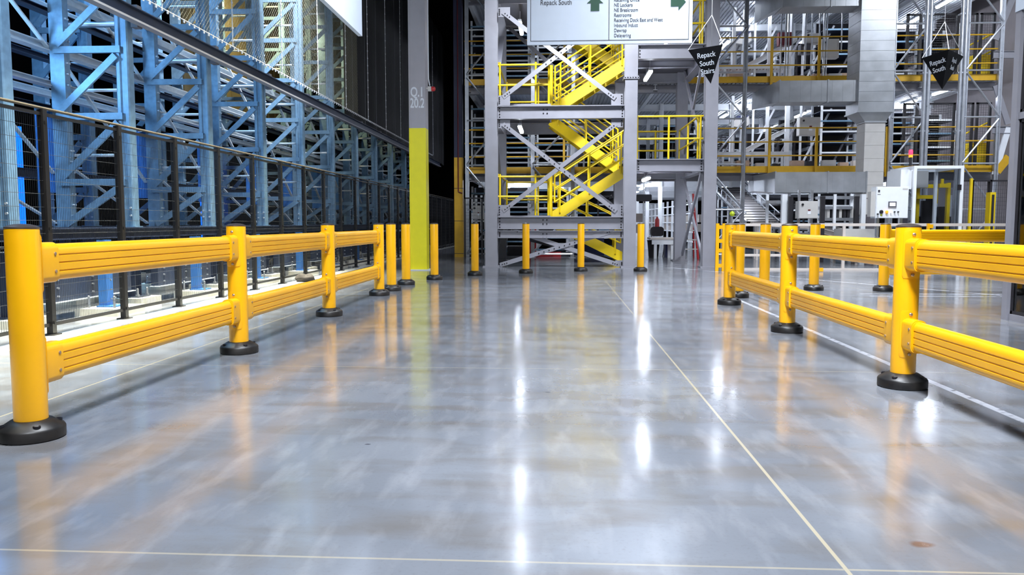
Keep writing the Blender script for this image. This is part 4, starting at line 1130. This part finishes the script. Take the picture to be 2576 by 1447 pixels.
        for j, (px, wd) in enumerate(((1968, .14), (2168, .12), (1928, .07), (2098, .07), (2140, .08))):
            yy = 21.9 + .3 * (j % 3); x = xat(px, 500, yy)
            tag(MB().box(x, x + wd, yy, yy + wd, 0, zat(490, yy)).build('support_post', white), 'white support post under the lowest duct branch', 'post', 'white support posts, ground floor')
        for j, px in enumerate((1985, 2066, 2152)):
            yy = 21.7; x = xat(px, 500, yy)
            tag(MB().box(x, x + .11, yy, yy + .11, 0, zat(495, yy)).build('machine_post', dark), ['black post left of the ground floor cabinet', 'black post right of the ground floor cabinet', 'black post left of the white control cabinet'][j], 'post')
        for j, (pa, pb_, py) in enumerate(((2066, 2150, 497), (2072, 2145, 523), (2072, 2150, 552), (1926, 1972, 508), (1985, 2150, 590))):
            yy = 22.1; p, q = at(pa, py, yy), at(pb_, py, yy)
            tag(MB().box(p.x, q.x, yy, yy + .5, p.z - .04, p.z + .04).build('machine_rail', galv), 'pale horizontal machine rail behind the cabinets at ground level', 'rail', 'pale machine rails, ground floor')
        for j in range(8):
            yy = 22.5; x = xat(2070 + j * 10, 540, yy)
            tag(MB().box(x, x + .07, 22.15, 22.45, zat(552, 22.1) + .041, zat(552, 22.1) + .32).build('carrier', dark if j % 3 else cab), 'small dark carrier in the row between machine rails', 'machine part', 'row of small carriers between the machine rails')
# long lines receding along the mezzanine
for k in range(3):
    z0, z1 = lv[k], tp[k]
    for j, (x, z, m) in enumerate(((5.3, .9, dark), (5.9, 1.5, galv), (7.0, .5, dark), (7.2, 1.1, white), (7.9, 1.7, dark), (8.5, .8, galv), (-1.9, 1.2, dark), (-.9, 1.6, white), (.9, .9, galv), (1.4, 1.9, dark), (9.4, 1.4, dark), (4.4, 1.8, dark))):
        if k == 0 and 1.5 < x < 6: continue
        r = thing('service_rail', ['dark', 'pale'][m is not dark] + ' rail on struts running back into the mezzanine, %s' % ln[k], 'rail', (x, 27.2, z0), 0, 'rails on struts running back into the mezzanine, %s, %s' % (ln[k], ['dark', 'pale'][m is not dark]))
        b = MB(); b.box(-.03, .03, 0, 11, z, z + .1); b.box(.45, .51, 0, 11, z, z + .1); part(b, 'side_channel', m, r)['kind'] = 'stuff'
        b = MB()
        for i in range(16): b.box(.03, .45, i * .7, i * .7 + .05, z + .02, z + .07)
        part(b, 'cross_bars', dark, r)['kind'] = 'stuff'
        for yy in (.1, 3.8, 7.6): part(MB().box(-.03, .03, yy, yy + .06, 0, z), 'strut', m, r)
# machine base near low conveyor
tag(MB().box(xat(2125, 600, 20.6), xat(2200, 600, 20.6), 20.6, 21.4, .1, zat(576, 20.6)).build('machine_plinth', cab), 'blocky grey machine base below the control cabinet', 'machine')
for x in (2120, 2165, 2180): pass
# lime ball marker
p = at(1842, 538, 21)
m_ = thing('warning_lamp', 'round lime green lamp on a short pole left of the inclined conveyor', 'lamp', (p.x, 21, 0))
part(MB().lathe([(.01, p.z - .07), (.05, p.z - .05), (.07, p.z), (.05, p.z + .05), (.01, p.z + .07)], n=16), 'globe', lime, m_)
part(MB().lathe([(.02, 0), (.02, p.z - .06)], n=10), 'pole', galv, m_)

# ------------------------------------------------------------------ passage at ground level
def G(px, py):
    d_ = ray(px, py); return CAM + d_ * (-CAM_Z / d_.z)
p, q = at(1636, 598, 23.5), at(1702, 598, 23.5)
wb = thing('packing_bench', 'white packing bench seen through the passage beside the tower', 'table', (p.x, 23.5, 0)); w = q.x - p.x
part(MB().box(0, w, 0, .8, p.z - .06, p.z), 'top', cream, wb)
part(MB().box(.05, w, .02, .06, p.z - .2, p.z - .06), 'apron', white, wb)
for x in (.12, w - .15):
    for y in (.05, .7): part(MB().box(x, x + .08, y, y + .08, 0, p.z - .06), 'leg', white, wb)
ch = thing('folding_chair', 'dark chair behind the white packing bench', 'chair', (at(1655, 600, 25).x, 25, 0))
part(MB().extr(RR(.42, .3, .1), (0, .2, .78), (0, .24, .78), smooth=False), 'backrest', dark, ch)
part(MB().box(-.2, .2, -.2, .2, .43, .46), 'seat', dark, ch)
for sx in (-1, 1):
    part(MB().tube([(sx * .19, .22, .85), (sx * .19, -.2, 0)], .014, 6), 'leg', dark, ch); part(MB().tube([(sx * .19, -.18, .45), (sx * .19, .24, 0)], .014, 6), 'leg', dark, ch)
bn = thing('waste_bin', 'dark waste bin standing under the packing bench', 'bin', (at(1645, 620, 24.2).x, 24.3, 0))
part(MB().lathe([(.14, 0), (.19, .5), (.2, .5), (.2, .53), (.18, .53), (.15, .05)], n=20), 'body', dark, bn)
tag(MB().box(at(1672, 620, 24.6).x, at(1692, 620, 24.6).x, 24.4, 24.8, 0, .5).build('storage_crate', dark_b), 'dark blue crate on the floor behind the packing bench', 'crate')
# hanging monitor
mo = thing('monitor', 'black monitor hanging on a white pole in the passage', 'monitor', (at(1620, 498, 23).x, 23, at(1620, 498, 23).z))
part(MB().extr(RR(.44, .2, .04), (0, 0, 0), (0, .06, 0)), 'screen', dark, mo)
part(MB().tube([(0, .08, -1.7), (0, .08, .6)], .02, 8), 'pole', white, mo)
# red ladder
ld = thing('step_ladder', 'red step ladder standing behind the passage brace', 'ladder', (at(1728, 650, 23.6).x, 23.6, 0))
for s in (-1, 1):
    part(MB().bar((s * .28, -.25, 0), (s * .16, .1, 1.9), .06, .03), 'side_rail', red, ld)
    part(MB().bar((s * .3, .6, 0), (s * .18, .12, 1.9), .04, .03), 'rear_leg', red, ld)
for k in range(6):
    t = (k + 1) / 7; part(MB().box(-.28 + .12 * t, .28 - .12 * t, -.27 + .35 * t, -.17 + .35 * t, 1.9 * t, 1.9 * t + .03), 'step', cab, ld)
# white racks receding through the passage
def wrack(x, y0, y1, zt, lbl):
    r = thing('white_rack', lbl, 'rack', (x, y0, 0)); L = y1 - y0; n = int(L / 1.4)
    for k in range(n + 1):
        part(MB().box(-.04, .04, L * k / n - .04, L * k / n + .04, 0, zt), 'post', white, r)
    for z in (.35, .7, 1.05, 1.4, 1.75):
        part(MB().box(-.03, .03, 0, L, z - .025, z + .025), 'rail', white, r)
    b = MB()
    for k in range(n * 3):
        if k % 3 != 2: b.box(.1, .5, L * k / (n * 3) + .05, L * (k + 1) / (n * 3) - .05, .72 if k % 2 else 1.07, 1.0 if k % 2 else 1.35)
    part(b, 'totes', cream, r)['kind'] = 'stuff'
wrack(2.3, 26, 47, 2.0, 'white racking receding along the left of the passage')
wrack(5.0, 29, 47, 2.0, 'white racking receding along the right of the passage')
tag(MB().box(2.2, 6, 47.5, 47.6, 0, 2.2).build('partition', white), 'far white partition closing the passage', 'partition')
tag(MB().lathe([(.07, 0), (.07, .4), (.03, .46), (.02, .5)], (at(1653, 578, 25.5).x, 25.5, .75), 14).build('fire_extinguisher', red), 'small red fire extinguisher beyond the packing bench', 'extinguisher')
# ground floor clutter behind the stair foot
for j, (px, py, w_, h_, m, l) in enumerate(((1338, 600, .25, .6, red, 'red upright trolley panel behind the lower cross brace'), (1375, 640, .9, .12, red, 'low red pallet bar on the floor behind the tower'),
        (1420, 650, .5, .2, dark, 'dark low skid on the floor behind the tower'), (1480, 610, 1.0, .7, dark_b, 'dark blue tote stack behind the stair foot'), (1300, 640, .6, .5, dark, 'dark wheeled bin behind the left tower column'))):
    Y = 24.6 + .2 * j; p = at(px, py, Y)
    tag(MB().box(p.x - w_ / 2, p.x + w_ / 2, Y, Y + .5, 0 if h_ < .6 else .02, max(.12, min(1.3, p.z + h_ / 2))).build(['trolley_panel', 'pallet_bar', 'skid', 'tote_stack', 'wheeled_bin'][j], m), l, ['trolley', 'pallet', 'skid', 'totes', 'bin'][j])
# yellow padded column at the edge of the dark hall
yc = thing('clad_column', 'column with yellow lower cladding and dark blue upper part, left of the mezzanine', 'column', (xat(1155, 560, 24.5), 24.5, 0))
hz_ = zat(396, 24.5)
part(MB().box(-.13, .13, -.13, .13, 0, hz_), 'yellow_cladding', fas_y, yc); part(MB().box(-.13, .13, -.13, .13, hz_, 11), 'upper_section', navy, yc)
b = MB(); b.tube([(.0, -.16, 9), (.0, -.16, 2.0), (.12, -.16, 1.95)], .018, 8); part(b, 'pipe', maroon, yc)
for k in range(3): part(MB().box(-.135, .135, -.135, .135, .1 + k * 1.0, .115 + k * 1.0), 'band', dark, yc)
# ------------------------------------------------------------------ right wall, braces and glass booth
struct('wall_right', MB().box(13.7, 13.9, 9.5, 25.2, 0, 14), whitew)
struct('wall_right_rear', MB().box(13.7, 13.9, 25.2, 62, 0, 14), wall_dim)  # same wall in a darker colour, painting in the dimness farther back
yf_ = thing('yellow_rack', 'tall yellow steel frame seen through the lower pane of the glass booth', 'rack', (xat(2556, 560, 16), 16, 0))
for x in (0, .32): part(MB().box(x, x + .1, 0, .1, 0, zat(395, 16)), 'post', stair_y, yf_)
for z in (zat(437, 16), zat(547, 16), .1): part(MB().box(0, .9, -.02, 0, z - .03, z + .03), 'crossbar', cab if z < 1.5 else stair_y, yf_)
part(MB().box(.1, .9, .04, .06, .2, zat(400, 16)), 'infill_panel', M('olive_panel', (176, 172, 40), .5), yf_)
wb_ = thing('wall_bracing', 'grey steel wall bracing with a yellow foot between the mezzanine and the booth', 'brace', (0, 0, 0))
yy = 23.9
def wpx(px, py): return at(px, py, yy)
for p_, q_ in (((2508, 138), (2536, 138)), ((2505, 327), (2534, 327))):
    a_, c2 = wpx(*p_), wpx(*q_); part(MB().extr(I(.2, .1, .012, .01), (a_.x - .1, yy, a_.z), (13.68, yy, a_.z)), 'beam', steel, wb_)
for p_, q_, m in (((2550, -10), (2504, 100), steel), ((2504, 215), (2536, 312), steel), ((2537, 320), (2502, 440), whitew), ((2537, 395), (2507, 432), fas_y)):
    a_, c2 = wpx(*p_), wpx(*q_); part(MB().bar(a_, c2, .16 if m != fas_y else .22, .05 + .02 * (m == fas_y), (0, 1, 0)), 'diagonal', m, wb_)
BX = xat(2530, 790, 9.0); BY1 = 9.0; BY0 = 2.5
bo = thing('glass_booth', 'glass booth with grey aluminium framing at the right edge', 'booth', (BX, BY0, 0)); L = BY1 - BY0
part(MB().box(-.05, .06, L - .1, L, 0, 6.5), 'corner_post', steel, bo)
for y in (L - 1.5, L - 3.0, L - 4.5, 0): part(MB().box(-.03, .05, y - .04, y + .04, 0, 6.5), 'mullion', steel, bo)
ztr = 1.06 + .2245 * 5.05
for z in (.035, ztr, 3.26): part(MB().box(-.03, .05, 0, L - .1, z - .035, z + .035), 'transom', steel, bo)
part(MB().box(-.06, .04, 0, L, 3.3, 6.5), 'wall_panel', sign_w, bo)
for (z0, z1) in ((.07, ztr - .035), (ztr + .035, 3.22)):
    for k in range(4):
        y1 = L - .1 - (0 if k == 0 else 1.4 + 1.5 * (k - 1) + .04); y0 = L - 1.46 - 1.5 * k
        y0 = max(.04, L - 1.5 * (k + 1) + .04); y1 = L - .1 if k == 0 else L - 1.5 * k - .04
        gp = part(MB().box(.0, .008, y0, y1, z0, z1), 'glass_pane', glass2, bo)
        b = MB(); t = .035
        b.box(-.012, .02, y0, y0 + t, z0, z1); b.box(-.012, .02, y1 - t, y1, z0, z1); b.box(-.012, .02, y0, y1, z0, z0 + t); b.box(-.012, .02, y0, y1, z1 - t, z1)
        part(b, 'gasket', dark, gp)
part(MB().box(.06, 3.4, L - .06, L, 0, .07), 'sill', steel, bo)
part(MB().box(.06, 3.4, L - .05, L - .042, .07, 3.2), 'end_glass', glass2, bo)
part(MB().box(.05, 3.4, .0, L, 3.3, 3.4), 'roof', deck_w, bo)
part(MB().box(3.3, 3.4, L - .1, L, 0, 3.3), 'rear_post', steel, bo)

# ------------------------------------------------------------------ lights
def area(name, loc, target, size, power, color=(1, 1, 1), size_y=None, spread=180):
    l = bpy.data.lights.new(name, 'AREA'); l.energy = power; l.color = color; l.size = size
    if size_y: l.shape = 'RECTANGLE'; l.size_y = size_y
    l.spread = math.radians(spread)
    o = bpy.data.objects.new(name, l); col.objects.link(o); o.location = loc
    d = Vector(target) - Vector(loc)
    if size_y: o.rotation_euler = (0, math.asin(-d.x / math.hypot(d.x, d.z)), 0)
    else: o.rotation_euler = d.to_track_quat('-Z', 'Y').to_euler()
    return o
COOL = (.87, .925, 1.0)
area('overhead_light', (.5, 4.5, 9), (.5, 4.5, 0), 1.6, 480, COOL, spread=105)
area('overhead_light', (0, -1.5, 8), (1.5, 7, 0), 1.6, 400, COOL, spread=96)
area('overhead_light', (2.5, 12.5, 9.5), (2.5, 12.5, 0), 1.6, 420, COOL, spread=82)
area('tower_fill', (.5, 14.2, 8.8), (.5, 20, 3.6), 1.2, 200, COOL, spread=62)  # added fill to brighten the tower steel, not a fixture of the hall
area('overhead_light', (6.5, 15, 9), (6.5, 16, 0), 1.6, 450, COOL, spread=100)
area('overhead_light', (11, 17, 9), (13, 21, 3), 1.6, 330, COOL, spread=130)  # added and tilted to brighten the right wall, not a ceiling fixture
area('rack_floodlight', (-4.6, 9.5, 6.6), (-4.6, 9.5, 0), .25, 850, (1, .97, .76), 14, spread=36)
area('rack_interior_light', (-7.0, 11, 6.6), (-7.0, 11, 1), .5, 380, (.36, .66, 1.), 10, spread=100)
area('rack_front_light', (-3.2, 7, 5.2), (-6.0, 10.5, 2.2), .8, 45, (.5, .75, 1.), 5, spread=110)
area('rack_blue_light', (-9.5, 13, 5), (-7, 10, 2), 1.0, 40, (.10, .36, 1.), spread=150)
area('rack_side_light', (-7.2, 7.4, 3.4), (-6.4, 12, 2.8), .6, 40, (.28, .6, 1.), spread=120)
area('net_warm_light', (-7.2, 20.0, 6.8), (-8.75, 21.2, 5.6), .5, 150, (1, .84, .42), spread=150)
area('net_front_light', (-4.3, 15.2, 7.4), (-6.2, 16.0, 5.2), .5, 190, (.95, .97, 1), spread=90)
area('sign_light', (0, 8, 6), (-2.9, 10, 4.6), .6, 120, COOL, spread=90)
for k, z in enumerate((2.35, 4.95, 7.6)):
    area('deck_light', (8.8, 25.4, z), (8.8, 25.6, 0), 7, 44, COOL, 1.2, 160)
    area('deck_light', (.3, 26.2, z), (.3, 26.4, 0), 4, 26, COOL, 1.0, 160)
    area('deck_light', (7.8, 31, z), (7.8, 31, 0), 7, 28, COOL, 1.2, 170)
area('passage_light', (3.6, 32, 2.3), (3.6, 32, 0), 1.5, 60, COOL, 12, 170)
wd = bpy.data.worlds.new('world'); sc.world = wd; wd.use_nodes = True
wd.node_tree.nodes['Background'].inputs[0].default_value = (.5, .6, .8, 1); wd.node_tree.nodes['Background'].inputs[1].default_value = .02
sc.view_settings.exposure = 0.26
sc.cycles.sample_clamp_indirect = 4
sc.cycles.max_bounces = 8
sc.cycles.use_denoising = True
sc.cycles.transparent_max_bounces = 16
